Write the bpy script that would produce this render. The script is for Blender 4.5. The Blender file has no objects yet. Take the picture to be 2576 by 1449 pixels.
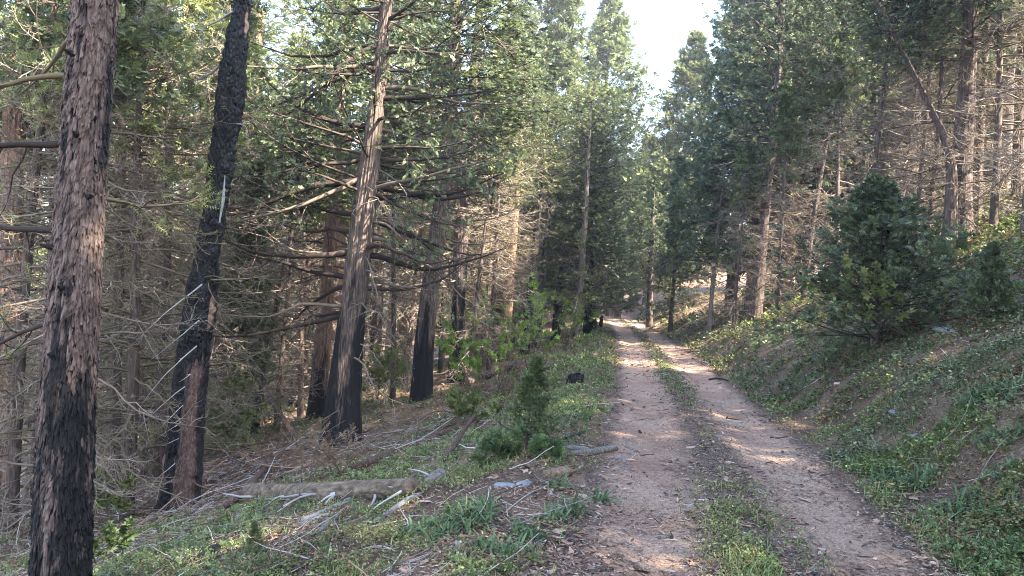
import bpy, math
import numpy as np
from mathutils import Matrix, Vector

S = bpy.context.scene
COL = S.collection
PI = math.pi

# ------------------------------------------------------------------ camera
FPX = 1839.0                 # focal length for a picture 2576 wide
CAM = np.array([0.0, 0.0, 1.75])
PITCH, ROLL = math.radians(0.47), math.radians(3.8)
fw = np.array([0, math.cos(PITCH), math.sin(PITCH)])
up0 = np.array([0, -math.sin(PITCH), math.cos(PITCH)])
rt = np.array([1, 0, 0]) * math.cos(ROLL) + up0 * math.sin(ROLL)
up = up0 * math.cos(ROLL) - np.array([1, 0, 0]) * math.sin(ROLL)
cd = bpy.data.cameras.new('camera')
cam = bpy.data.objects.new('camera', cd)
COL.objects.link(cam)
cd.sensor_width = 36.0
cd.lens = 36.0 * FPX / 2576.0
cd.clip_start = 0.05
cd.clip_end = 5000
m = Matrix(((rt[0], up[0], -fw[0], CAM[0]), (rt[1], up[1], -fw[1], CAM[1]), (rt[2], up[2], -fw[2], CAM[2]), (0, 0, 0, 1)))
cam.matrix_world = m
S.camera = cam

# ------------------------------------------------------------------ light
SUN_EL, SUN_AZ = math.radians(45), math.radians(116)    # azimuth clockwise from +Y
SKY_STRENGTH, SUN_STRENGTH, EXPOSURE = 0.13, 4.8, 3.4
w = bpy.data.worlds.new('World')
S.world = w
w.use_nodes = True
nt = w.node_tree
bg = nt.nodes['Background']
sky = nt.nodes.new('ShaderNodeTexSky')
sky.sky_type = 'NISHITA'
sky.sun_disc = False
sky.sun_elevation = SUN_EL
sky.sun_rotation = SUN_AZ
sky.air_density = 1.0
sky.dust_density = 1.2
sky.ozone_density = 1.0
nt.links.new(sky.outputs[0], bg.inputs[0])
bg.inputs[1].default_value = SKY_STRENGTH
sl = bpy.data.lights.new('sun', 'SUN')
sl.energy = SUN_STRENGTH
sl.angle = math.radians(0.55)
sl.color = (1.0, 0.90, 0.74)
so = bpy.data.objects.new('sun', sl)
COL.objects.link(so)
sd = Vector((math.sin(SUN_AZ) * math.cos(SUN_EL), math.cos(SUN_AZ) * math.cos(SUN_EL), math.sin(SUN_EL)))
so.rotation_euler = sd.to_track_quat('Z', 'Y').to_euler()
S.view_settings.view_transform = 'Standard'
S.view_settings.look = 'None'
S.view_settings.gamma = 1
S.view_settings.exposure = EXPOSURE
S.render.engine = 'CYCLES'
S.cycles.max_bounces = 5
S.cycles.pixel_filter_type = 'BLACKMAN_HARRIS'
S.cycles.filter_width = 1.0
S.cycles.use_denoising = True
S.cycles.denoising_prefilter = 'NONE'
S.cycles.denoising_input_passes = 'RGB_ALBEDO_NORMAL'
S.cycles.diffuse_bounces = 4
S.cycles.glossy_bounces = 1
S.cycles.transmission_bounces = 3
S.cycles.transparent_max_bounces = 4
S.cycles.caustics_reflective = False
S.cycles.caustics_refractive = False


def pix(px, py, d):
    """world point seen at pixel (2576-wide picture) at depth d"""
    return CAM + d * (fw + (px - 1288) / FPX * rt - (py - 724.5) / FPX * up)


# ------------------------------------------------------------------ noise
def _hash(ix, iy, iz, seed):
    with np.errstate(over='ignore'):
        n = (ix.astype(np.uint32) * np.uint32(374761393) + iy.astype(np.uint32) * np.uint32(668265263)
             + iz.astype(np.uint32) * np.uint32(2246822519) + np.uint32(seed * 3266489917 & 0xffffffff))
        n = (n ^ (n >> np.uint32(13))) * np.uint32(1274126177)
        n = n ^ (n >> np.uint32(16))
    return (n & np.uint32(0xffffff)).astype(np.float64) / 16777215.0


def noise3(x, y, z, seed=0):
    x, y, z = np.broadcast_arrays(np.asarray(x, float), np.asarray(y, float), np.asarray(z, float))
    xi, yi, zi = np.floor(x), np.floor(y), np.floor(z)
    fx, fy, fz = x - xi, y - yi, z - zi
    xi, yi, zi = xi.astype(np.int64), yi.astype(np.int64), zi.astype(np.int64)
    fx, fy, fz = [f * f * (3 - 2 * f) for f in (fx, fy, fz)]
    r = 0
    for dx in (0, 1):
        for dy in (0, 1):
            for dz in (0, 1):
                r = r + _hash(xi + dx, yi + dy, zi + dz, seed) * (fx if dx else 1 - fx) * (fy if dy else 1 - fy) * (fz if dz else 1 - fz)
    return r


def noise2(x, y, seed=0):
    x, y = np.broadcast_arrays(np.asarray(x, float), np.asarray(y, float))
    xi, yi = np.floor(x), np.floor(y)
    fx, fy = x - xi, y - yi
    xi, yi = xi.astype(np.int64), yi.astype(np.int64)
    z0 = np.zeros_like(xi)
    fx, fy = fx * fx * (3 - 2 * fx), fy * fy * (3 - 2 * fy)
    return (_hash(xi, yi, z0, seed) * (1 - fx) * (1 - fy) + _hash(xi + 1, yi, z0, seed) * fx * (1 - fy)
            + _hash(xi, yi + 1, z0, seed) * (1 - fx) * fy + _hash(xi + 1, yi + 1, z0, seed) * fx * fy)


def fbm2(x, y, o=3, seed=0):
    r, a, t = 0, 1.0, 0
    for i in range(o):
        r = r + a * noise2(x * 2 ** i + 17 * i, y * 2 ** i + 31 * i, seed + i)
        t += a
        a *= 0.5
    return r / t


def sstep(a, b, x):
    t = np.clip((x - a) / (b - a), 0, 1)
    return t * t * (3 - 2 * t)


# ------------------------------------------------------------------ terrain function
_yy = np.linspace(-60, 200, 1041)
_xx = np.interp(_yy, [-60, 0, 4.8, 9.9, 20, 30, 37, 50, 64, 76, 90, 110, 200],
                [-7, 0.9, 1.78, 2.75, 4.35, 5.75, 6.7, 8.0, 9.3, 10.1, 8.5, 2, -40])
for _ in range(4):
    _p = np.concatenate([np.full(8, _xx[0]), _xx, np.full(8, _xx[-1])])
    _xx = np.convolve(_p, np.ones(17) / 17, 'valid')


def road_x(y):
    return np.interp(y, _yy, _xx)


HW = 1.35


def H(x, y, fine=True):
    x = np.asarray(x, float)
    y = np.asarray(y, float)
    s = x - road_x(y)
    # road bed
    z = -0.05 * np.exp(-((s - 0.72) / 0.28) ** 2) - 0.05 * np.exp(-((s + 0.72) / 0.28) ** 2)
    # long profile
    z = z + 0.010 * np.clip(y - 30, 0, 60) + 0.05 * np.clip(y - 85, 0, 120) - 0.02 * np.clip(-y, 0, 100)
    # left: shoulder, then slope down to the valley
    dl = np.clip(-s - HW, 0, None)
    dd = np.clip(dl - 0.9, 0, None)
    lo = 0.06 * np.sin(np.clip(dl, 0, 1.2) / 1.2 * PI)
    lo = lo - 0.29 * (np.clip(dd, 0, 24)) - 0.10 * np.clip(dd - 24, 0, 40) + 0.06 * np.clip(dd - 90, 0, 400)
    # right: cut bank, then easing slope
    dr = np.clip(s - HW - 0.15, 0, None)
    far = sstep(22, 34, y)
    hi = (0.60 - .1 * far) * np.clip(dr, 0, 4.6) + (0.74 - 0.57 * far) * np.clip(dr - 4.6, 0, 4.4) + (0.16 - 0.04 * far) * np.clip(dr - 9, 0, 60) + 0.05 * np.clip(dr - 80, 0, 300)
    hi = hi * sstep(0, 1.2, dr)
    z = z + np.where(s < 0, lo, hi)
    off = np.clip(np.abs(s) - HW, 0, 1.5) / 1.5
    z = z + off * (0.55 * (fbm2(x * 0.22, y * 0.22, 2, 5) - 0.5) + 0.16 * (fbm2(x * 1.3, y * 1.3, 2, 9) - 0.5))
    if fine:
        z = z + 0.035 * (fbm2(x * 5, y * 5, 2, 21) - 0.5) * (0.35 + 0.65 * off) + 0.02 * (noise2(x * 2.2, y * 0.6, 33) - 0.5)
    return z


def ray_ground(px, py, dmin=2.0, dmax=120.0):
    d = np.linspace(dmin, dmax, 4000)
    P = CAM[None] + d[:, None] * (fw + (px - 1288) / FPX * rt - (py - 724.5) / FPX * up)[None]
    under = P[:, 2] < H(P[:, 0], P[:, 1])
    i = int(np.argmax(under)) if under.any() else len(d) - 1
    return P[i]


def depth_at(px, py):
    return float(np.dot(ray_ground(px, py) - CAM, fw))


# ------------------------------------------------------------------ mesh helpers
class MB:
    def __init__(self):
        self.V, self.Q, self.T, self.R, self.M = [], [], [], [], []
        self.C = []
        self.n = 0
        self.usecol = False

    def add(self, V, Q, r=0.5, mat=0, col=None):
        V = np.asarray(V, float).reshape(-1, 3)
        Q = np.asarray(Q, np.int64)
        self.V.append(V)
        self.Q.append(Q + self.n)
        self.M.append(np.full(len(Q), mat, np.int32))
        rr = np.broadcast_to(np.asarray(r, float), (len(V),)) if np.ndim(r) == 0 else np.asarray(r, float).reshape(-1)
        self.R.append(rr)
        if col is not None:
            self.usecol = True
            self.C.append(np.broadcast_to(np.asarray(col, float).reshape(-1, 3), (len(V), 3)))
        self.n += len(V)
        return self

    def build(self, name, mats, parent=None, origin=None, smooth=False):
        V = np.concatenate(self.V)
        Q = np.concatenate(self.Q)
        if origin is not None:
            V = V - np.asarray(origin)[None]
        me = bpy.data.meshes.new(name)
        me.vertices.add(len(V))
        me.vertices.foreach_set('co', V.astype(np.float32).ravel())
        k = Q.shape[1]
        me.loops.add(len(Q) * k)
        me.loops.foreach_set('vertex_index', Q.astype(np.int32).ravel())
        me.polygons.add(len(Q))
        me.polygons.foreach_set('loop_start', np.arange(0, len(Q) * k, k, dtype=np.int32))
        if not isinstance(mats, (list, tuple)):
            mats = [mats]
        for mm in mats:
            me.materials.append(mm)
        if len(mats) > 1:
            me.polygons.foreach_set('material_index', np.concatenate(self.M))
        if smooth:
            me.polygons.foreach_set('use_smooth', np.ones(len(Q), bool))
        a = me.attributes.new('rnd', 'FLOAT', 'POINT')
        a.data.foreach_set('value', np.concatenate(self.R).astype(np.float32))
        if self.usecol:
            c = me.attributes.new('tint', 'FLOAT_COLOR', 'POINT')
            cc = np.concatenate(self.C)
            c.data.foreach_set('color', np.concatenate([cc, np.ones((len(cc), 1))], 1).astype(np.float32).ravel())
        me.update(calc_edges=True)
        ob = bpy.data.objects.new(name, me)
        COL.objects.link(ob)
        if parent is not None:
            ob.parent = parent
        return ob


def empty(name, loc, label, cat, group=None):
    o = bpy.data.objects.new(name, None)
    o.empty_display_size = 0.2
    COL.objects.link(o)
    o.location = loc
    o['label'] = label
    o['category'] = cat
    if group:
        o['group'] = group
    return o


def tag(o, label=None, cat=None, group=None, kind=None):
    if label:
        o['label'] = label
    if cat:
        o['category'] = cat
    if group:
        o['group'] = group
    if kind:
        o['kind'] = kind
    return o


def norm(v):
    return v / np.maximum(np.linalg.norm(v, axis=-1, keepdims=True), 1e-9)


def tubes(P, Rd, k=3):
    """P [N,n,3], Rd [N,n] -> verts, quads"""
    N, n, _ = P.shape
    T = np.empty_like(P)
    T[:, 1:-1] = P[:, 2:] - P[:, :-2]
    T[:, 0] = P[:, 1] - P[:, 0]
    T[:, -1] = P[:, -1] - P[:, -2]
    T = norm(T)
    avg = norm(P[:, -1] - P[:, 0])
    ref = np.where(np.abs(avg[:, 2:3]) > 0.8, np.array([[1.0, 0.1, 0]]), np.array([[0.05, 0, 1.0]]))
    U = norm(np.cross(T, np.broadcast_to(ref[:, None], T.shape)))
    W = np.cross(T, U)
    a = np.arange(k) / k * 2 * PI
    V = P[:, :, None] + Rd[:, :, None, None] * (np.cos(a)[None, None, :, None] * U[:, :, None] + np.sin(a)[None, None, :, None] * W[:, :, None])
    i = np.arange(n - 1)[:, None] * k
    j = np.arange(k)[None]
    q = np.stack([i + j, i + (j + 1) % k, i + k + (j + 1) % k, i + k + j], -1).reshape(-1, 4)
    Q = (np.arange(N)[:, None, None] * n * k + q[None]).reshape(-1, 4)
    return V.reshape(-1, 3), Q


def grow(rng, B, D, L, n, g0, g1, wob):
    N = len(B)
    P = np.empty((N, n, 3))
    P[:, 0] = B
    d = norm(D)
    step = (np.asarray(L) / (n - 1)).reshape(N, 1)
    for i in range(1, n):
        t = i / (n - 1)
        g = g0 + (g1 - g0) * t
        d = norm(d + np.array([0, 0, 1.0]) * np.asarray(g).reshape(-1, 1) / (n - 1) + rng.normal(0, wob, (N, 3)))
        P[:, i] = P[:, i - 1] + d * step
    return P


def along(P, s):
    """P [N,n,3], s [N,k] in 0..1 -> points, tangents [N,k,3]"""
    n = P.shape[1]
    f = np.clip(s, 0, 0.9999) * (n - 1)
    i = np.floor(f).astype(int)
    t = (f - i)[..., None]
    idx = np.arange(P.shape[0])[:, None]
    A, B = P[idx, i], P[idx, i + 1]
    return A * (1 - t) + B * t, norm(B - A)


def kids(rng, P, L, k, s0, s1, a0, a1, lf, n, g0, g1, wob, flat=0.5, taper=0.65):
    N = P.shape[0]
    s = (np.arange(k)[None] + rng.random((N, k))) / k * (s1 - s0) + s0
    B, T = along(P, s)
    sgn = np.where((np.arange(k)[None] + rng.integers(0, 2, (N, 1))) % 2 == 0, 1.0, -1.0)
    side = norm(np.cross(T, np.array([0, 0, 1.0])[None, None]) + 1e-6) * sgn[..., None]
    rnd = rng.normal(0, 1, (N, k, 3))
    side = norm(side * flat + rnd * (1 - flat))
    side = norm(side - T * np.sum(side * T, -1, keepdims=True))
    ang = rng.uniform(a0, a1, (N, k))[..., None]
    D = T * np.cos(ang) + side * np.sin(ang)
    LL = np.asarray(L).reshape(N, 1) * lf * (1 - taper * s) * rng.uniform(0.55, 1.15, (N, k))
    Pk = grow(rng, B.reshape(-1, 3), D.reshape(-1, 3), LL.ravel(), n, g0, g1, wob)
    return Pk, LL.ravel()


def place_sprays(rng, mb, tmpl, O, T, size, mat=0, hang=0.0, flatn=0.6, r=None):
    """tmpl verts [m,3] with quads m/4; copies at O with tangent T"""
    N = len(O)
    T = norm(T + np.array([0, 0, -1.0]) * hang + rng.normal(0, 0.25, (N, 3)))
    Nn = norm(np.array([0, 0, 1.0]) * flatn + rng.normal(0, 1, (N, 3)) * (1 - flatn))
    B = norm(np.cross(Nn, T))
    Nn = np.cross(T, B)
    sz = (size * rng.uniform(0.6, 1.3, N))[:, None, None]
    tv = tmpl[None]
    V = O[:, None] + sz * (tv[..., 0:1] * T[:, None] + tv[..., 1:2] * B[:, None] + tv[..., 2:3] * Nn[:, None])
    m_ = tmpl.shape[0]
    Q = np.arange(N * m_).reshape(-1, 4)
    rr = rng.random(N) if r is None else r
    mb.add(V.reshape(-1, 3), Q, np.repeat(rr, m_), mat)


def spray_template(kind):
    rng = np.random.default_rng(3)
    L = []

    def leaf(o, a, l, wd, zc):
        d = np.array([math.cos(a), math.sin(a), zc])
        b = np.array([-math.sin(a), math.cos(a), rng.uniform(-.5, .5)])
        o = np.array(o)
        L.extend([o, o + d * l * .45 + b * wd, o + d * l, o + d * l * .45 - b * wd])
    if kind == 'cedar':
        for i in range(7):
            x = 0.05 + i * 0.12
            sg = 1 if i % 2 else -1
            leaf((x, 0, -0.12 * x * x), sg * rng.uniform(.5, .95), 0.48 * (1 - 0.5 * x), 0.085, rng.uniform(-.3, .2))
        leaf((.55, 0, -.05), 0, .5, .07, -.2)
    elif kind == 'fir':
        for i in range(8):
            x = i * 0.12
            sg = 1 if i % 2 else -1
            leaf((x, 0, 0), sg * 1.05, 0.34 * (1 - 0.45 * x), 0.055, rng.uniform(-.1, .35))
        leaf((0, 0, 0), 0, 1.05, .05, 0)
    elif kind == 'needle':
        for i in range(13):
            x = i * 0.075
            sg = 1 if i % 2 else -1
            leaf((x, 0, 0), sg * rng.uniform(.9, 1.2), 0.22, 0.022, rng.uniform(-.1, .5))
        leaf((0, 0, 0), 0, 1.05, .03, 0)
    elif kind == 'broad':
        for i in range(6):
            a = i / 6 * 2 * PI + rng.uniform(-.3, .3)
            leaf((0, 0, 0), a, rng.uniform(.7, 1.0), 0.2, rng.uniform(-.25, .5))
    elif kind == 'compound':
        for i in range(7):
            x = 0.1 + i * 0.13
            sg = 1 if i % 2 else -1
            leaf((x, 0, 0), sg * .95, .42, .12, rng.uniform(-.2, .3))
    return np.array(L)


TM = {k: spray_template(k) for k in ('cedar', 'fir', 'needle', 'broad', 'compound')}


# ------------------------------------------------------------------ materials
def newmat(name):
    mt = bpy.data.materials.new(name)
    mt.use_nodes = True
    n = mt.node_tree.nodes
    return mt, mt.node_tree, n['Principled BSDF'], n['Material Output']


def ramp(nt, stops):
    r = nt.nodes.new('ShaderNodeValToRGB')
    e = r.color_ramp.elements
    while len(e) < len(stops):
        e.new(0.5)
    for i, (p, c) in enumerate(stops):
        e[i].position = p
        e[i].color = (*c, 1)
    return r


def attr(nt, name):
    a = nt.nodes.new('ShaderNodeAttribute')
    a.attribute_name = name
    return a


def leaf_mat(name, c0, c1, c2, trans=0.3, rough=0.5):
    mt, nt, b, out = newmat(name)
    a = attr(nt, 'rnd')
    r = ramp(nt, [(0, c0), (0.55, c1), (1, c2)])
    oi = nt.nodes.new('ShaderNodeObjectInfo')
    ma = nt.nodes.new('ShaderNodeMath')
    ma.operation = 'MULTIPLY_ADD'
    nt.links.new(oi.outputs['Random'], ma.inputs[0])
    ma.inputs[1].default_value = 0.3
    nt.links.new(a.outputs['Fac'], ma.inputs[2])
    mb_ = nt.nodes.new('ShaderNodeMath')
    mb_.operation = 'SUBTRACT'
    nt.links.new(ma.outputs[0], mb_.inputs[0])
    mb_.inputs[1].default_value = 0.15
    nt.links.new(mb_.outputs[0], r.inputs[0])
    nt.links.new(r.outputs[0], b.inputs['Base Color'])
    b.inputs['Roughness'].default_value = rough
    b.inputs['Specular IOR Level'].default_value = 0.35
    tr = nt.nodes.new('ShaderNodeBsdfTranslucent')
    nt.links.new(r.outputs[0], tr.inputs[0])
    mx = nt.nodes.new('ShaderNodeMixShader')
    mx.inputs[0].default_value = trans
    nt.links.new(b.outputs[0], mx.inputs[1])
    nt.links.new(tr.outputs[0], mx.inputs[2])
    nt.links.new(mx.outputs[0], out.inputs[0])
    return mt


LEAFCOL = {'cedar_leaf': (0.145, 0.18, 0.08), 'dark_leaf': (0.11, 0.145, 0.075), 'fir_leaf': (0.10, 0.135, 0.052),  # dark_leaf: dark foliage with bluish forest shade mixed into its colour
           'yel_leaf': (0.18, 0.21, 0.085), 'brown_leaf': (0.24, 0.13, 0.06)}  # yel_leaf: yellow-green foliage with sunlight mixed into the tint


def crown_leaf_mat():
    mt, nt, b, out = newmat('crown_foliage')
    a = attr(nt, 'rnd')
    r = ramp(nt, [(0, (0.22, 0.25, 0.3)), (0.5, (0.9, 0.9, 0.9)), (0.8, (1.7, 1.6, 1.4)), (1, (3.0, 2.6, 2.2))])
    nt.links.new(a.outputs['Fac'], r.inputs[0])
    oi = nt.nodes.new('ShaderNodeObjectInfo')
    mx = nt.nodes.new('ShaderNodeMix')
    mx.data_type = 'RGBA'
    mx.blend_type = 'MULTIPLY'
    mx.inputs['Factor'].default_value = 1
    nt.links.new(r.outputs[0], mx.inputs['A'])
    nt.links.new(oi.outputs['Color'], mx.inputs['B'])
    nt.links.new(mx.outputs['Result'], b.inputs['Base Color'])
    b.inputs['Roughness'].default_value = .5
    b.inputs['Specular IOR Level'].default_value = 0.35
    tr = nt.nodes.new('ShaderNodeBsdfTranslucent')
    nt.links.new(mx.outputs['Result'], tr.inputs[0])
    ms = nt.nodes.new('ShaderNodeMixShader')
    ms.inputs[0].default_value = .3
    nt.links.new(b.outputs[0], ms.inputs[1])
    nt.links.new(tr.outputs[0], ms.inputs[2])
    nt.links.new(ms.outputs[0], out.inputs[0])
    return mt


def tint_mat(name, rough=0.7, trans=0.0):
    mt, nt, b, out = newmat(name)
    a = attr(nt, 'tint')
    nt.links.new(a.outputs['Color'], b.inputs['Base Color'])
    b.inputs['Roughness'].default_value = rough
    b.inputs['Specular IOR Level'].default_value = 0.25
    if trans:
        tr = nt.nodes.new('ShaderNodeBsdfTranslucent')
        nt.links.new(a.outputs['Color'], tr.inputs[0])
        mx = nt.nodes.new('ShaderNodeMixShader')
        mx.inputs[0].default_value = trans
        nt.links.new(b.outputs[0], mx.inputs[1])
        nt.links.new(tr.outputs[0], mx.inputs[2])
        nt.links.new(mx.outputs[0], out.inputs[0])
    return mt


def bark_mat(name, stops, scale=(9, 9, 1.2), nscale=3.0, bump=0.6, charcol=(0.012, 0.011, 0.011), rough=0.85):
    """rnd attribute = how charred the bark is (0 none, 1 black)"""
    mt, nt, b, out = newmat(name)
    tc = nt.nodes.new('ShaderNodeTexCoord')
    mp = nt.nodes.new('ShaderNodeMapping')
    mp.inputs['Scale'].default_value = scale
    nt.links.new(tc.outputs['Object'], mp.inputs[0])
    no = nt.nodes.new('ShaderNodeTexNoise')
    no.inputs['Scale'].default_value = nscale
    no.inputs['Detail'].default_value = 8
    no.inputs['Roughness'].default_value = 0.65
    nt.links.new(mp.outputs[0], no.inputs[0])
    r = ramp(nt, stops)
    nt.links.new(no.outputs['Fac'], r.inputs[0])
    a = attr(nt, 'rnd')
    n2 = nt.nodes.new('ShaderNodeTexNoise')
    n2.inputs['Scale'].default_value = nscale * 0.8
    n2.inputs['Detail'].default_value = 6
    nt.links.new(mp.outputs[0], n2.inputs[0])
    add = nt.nodes.new('ShaderNodeMath')
    add.operation = 'ADD'
    nt.links.new(a.outputs['Fac'], add.inputs[0])
    nt.links.new(n2.outputs['Fac'], add.inputs[1])
    mr = nt.nodes.new('ShaderNodeMapRange')
    mr.inputs['From Min'].default_value = 0.84
    mr.inputs['From Max'].default_value = 1.1
    nt.links.new(add.outputs[0], mr.inputs['Value'])
    mx = nt.nodes.new('ShaderNodeMix')
    mx.data_type = 'RGBA'
    nt.links.new(mr.outputs[0], mx.inputs['Factor'])
    nt.links.new(r.outputs[0], mx.inputs['A'])
    mx.inputs['B'].default_value = (*charcol, 1)
    nt.links.new(mx.outputs['Result'], b.inputs['Base Color'])
    b.inputs['Roughness'].default_value = rough
    b.inputs['Specular IOR Level'].default_value = 0.3
    bp = nt.nodes.new('ShaderNodeBump')
    bp.inputs['Strength'].default_value = bump
    bp.inputs['Distance'].default_value = 0.03
    nt.links.new(no.outputs['Fac'], bp.inputs['Height'])
    nt.links.new(bp.outputs[0], b.inputs['Normal'])
    return mt


def twig_mat(name, c0, c1, c2):
    mt, nt, b, out = newmat(name)
    a = attr(nt, 'rnd')
    r = ramp(nt, [(0, c0), (0.5, c1), (1, c2)])
    nt.links.new(a.outputs['Fac'], r.inputs[0])
    nt.links.new(r.outputs[0], b.inputs['Base Color'])
    b.inputs['Roughness'].default_value = 0.8
    b.inputs['Specular IOR Level'].default_value = 0.2
    return mt


M = {}
M['cedar_leaf'] = leaf_mat('cedar_foliage', (0.035, 0.065, 0.03), (0.085, 0.13, 0.045), (0.19, 0.23, 0.075))
M['crown_leaf'] = crown_leaf_mat()
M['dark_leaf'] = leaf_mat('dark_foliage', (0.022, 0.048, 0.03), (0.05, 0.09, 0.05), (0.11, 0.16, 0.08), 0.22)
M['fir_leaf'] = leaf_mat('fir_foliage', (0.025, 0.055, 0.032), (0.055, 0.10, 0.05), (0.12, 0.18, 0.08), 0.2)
M['yel_leaf'] = leaf_mat('sun_tinted_foliage', (0.08, 0.10, 0.03), (0.16, 0.19, 0.06), (0.28, 0.30, 0.10), 0.38)  # yellow-green leaf, sunlit brightness put into its colour
M['fresh_leaf'] = leaf_mat('fresh_broadleaf', (0.10, 0.165, 0.03), (0.20, 0.29, 0.055), (0.36, 0.46, 0.11), 0.42)
M['brown_leaf'] = leaf_mat('dead_needles', (0.09, 0.055, 0.035), (0.19, 0.12, 0.07), (0.33, 0.235, 0.15), 0.2)
M['twig'] = twig_mat('grey_dead_twig', (0.085, 0.064, 0.048), (0.175, 0.138, 0.105), (0.34, 0.29, 0.235))
M['darktwig'] = twig_mat('dark_limb', (0.03, 0.022, 0.018), (0.07, 0.05, 0.04), (0.17, 0.13, 0.10))
M['mosstwig'] = twig_mat('lichen_twig', (0.07, 0.055, 0.035), (0.15, 0.125, 0.075), (0.28, 0.26, 0.14))
M['white'] = twig_mat('bleached_wood', (0.17, 0.165, 0.16), (0.30, 0.29, 0.28), (0.48, 0.465, 0.45))
M['flaky'] = bark_mat('flaky_bark', [(0.25, (0.03, 0.021, 0.018)), (0.5, (0.115, 0.08, 0.066)), (0.75, (0.28, 0.21, 0.175))], (12, 12, 3), 2.5, 0.5)
M['underbark'] = bark_mat('inner_bark', [(0.25, (0.03, 0.018, 0.014)), (0.5, (0.085, 0.052, 0.04)), (0.75, (0.17, 0.11, 0.085))], (12, 12, 3), 2.5, 0.8)
M['cedarbark'] = bark_mat('fibrous_bark', [(0.3, (0.025, 0.018, 0.015)), (0.5, (0.115, 0.083, 0.066)), (0.7, (0.27, 0.21, 0.17))], (14, 14, 1.8), 2.6, 1.0)
M['redbark'] = bark_mat('orange_bark', [(0.3, (0.055, 0.032, 0.022)), (0.5, (0.20, 0.12, 0.08)), (0.7, (0.38, 0.26, 0.185))], (12, 12, 1.6), 2.6, 1.0)
M['darkbark'] = bark_mat('grey_bark', [(0.28, (0.025, 0.018, 0.015)), (0.5, (0.085, 0.06, 0.05)), (0.72, (0.19, 0.145, 0.12))], (12, 12, 1.5), 2.5, 0.9)
M['palebark'] = bark_mat('pale_bark', [(0.3, (0.06, 0.047, 0.04)), (0.5, (0.17, 0.14, 0.12)), (0.7, (0.32, 0.27, 0.235))], (12, 12, 1.5), 2.5, 0.9)
M['rotbark'] = bark_mat('peeled_brown_wood', [(0.28, (0.03, 0.018, 0.014)), (0.5, (0.095, 0.055, 0.043)), (0.72, (0.21, 0.135, 0.105))], (20, 20, 8), 2.2, 1.0)
M['logwood'] = bark_mat('weathered_log', [(0.3, (0.03, 0.021, 0.015)), (0.5, (0.12, 0.088, 0.06)), (0.7, (0.27, 0.21, 0.15))], (3, 9, 9), 1.8, 1.0)


def char_mat():
    mt, nt, b, out = newmat('charred_wood')
    tc = nt.nodes.new('ShaderNodeTexCoord')
    mp = nt.nodes.new('ShaderNodeMapping')
    mp.inputs['Scale'].default_value = (1, 1, 0.6)
    nt.links.new(tc.outputs['Object'], mp.inputs[0])
    v = nt.nodes.new('ShaderNodeTexVoronoi')
    v.feature = 'DISTANCE_TO_EDGE'
    v.inputs['Scale'].default_value = 16
    nt.links.new(mp.outputs[0], v.inputs[0])
    no = nt.nodes.new('ShaderNodeTexNoise')
    no.inputs['Scale'].default_value = 6
    no.inputs['Detail'].default_value = 8
    nt.links.new(mp.outputs[0], no.inputs[0])
    r = ramp(nt, [(0.35, (0.006, 0.006, 0.007)), (0.6, (0.014, 0.0135, 0.014)), (0.8, (0.035, 0.033, 0.033))])
    nt.links.new(no.outputs['Fac'], r.inputs[0])
    a = attr(nt, 'rnd')          # rnd high = bare brown or silver wood showing
    mr = nt.nodes.new('ShaderNodeMapRange')
    mr.inputs['From Min'].default_value = 0.82
    mr.inputs['From Max'].default_value = 0.9
    nt.links.new(a.outputs['Fac'], mr.inputs['Value'])
    mx = nt.nodes.new('ShaderNodeMix')
    mx.data_type = 'RGBA'
    nt.links.new(mr.outputs[0], mx.inputs['Factor'])
    nt.links.new(r.outputs[0], mx.inputs['A'])
    mx.inputs['B'].default_value = (0.30, 0.19, 0.13, 1)
    nt.links.new(mx.outputs['Result'], b.inputs['Base Color'])
    b.inputs['Roughness'].default_value = 0.6
    b.inputs['Specular IOR Level'].default_value = 0.22
    bp = nt.nodes.new('ShaderNodeBump')
    bp.inputs['Strength'].default_value = 1.0
    bp.inputs['Distance'].default_value = 0.05
    nt.links.new(v.outputs['Distance'], bp.inputs['Height'])
    nt.links.new(bp.outputs[0], b.inputs['Normal'])
    return mt


M['char'] = char_mat()
M['cover'] = tint_mat('ground_plants', 0.55, 0.3)
M['litter'] = tint_mat('litter_bits', 0.85)
M['rock'] = bark_mat('grey_rock', [(0.3, (0.11, 0.11, 0.12)), (0.5, (0.21, 0.21, 0.22)), (0.7, (0.34, 0.33, 0.33))], (4, 4, 4), 2.0, 0.4)


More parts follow.
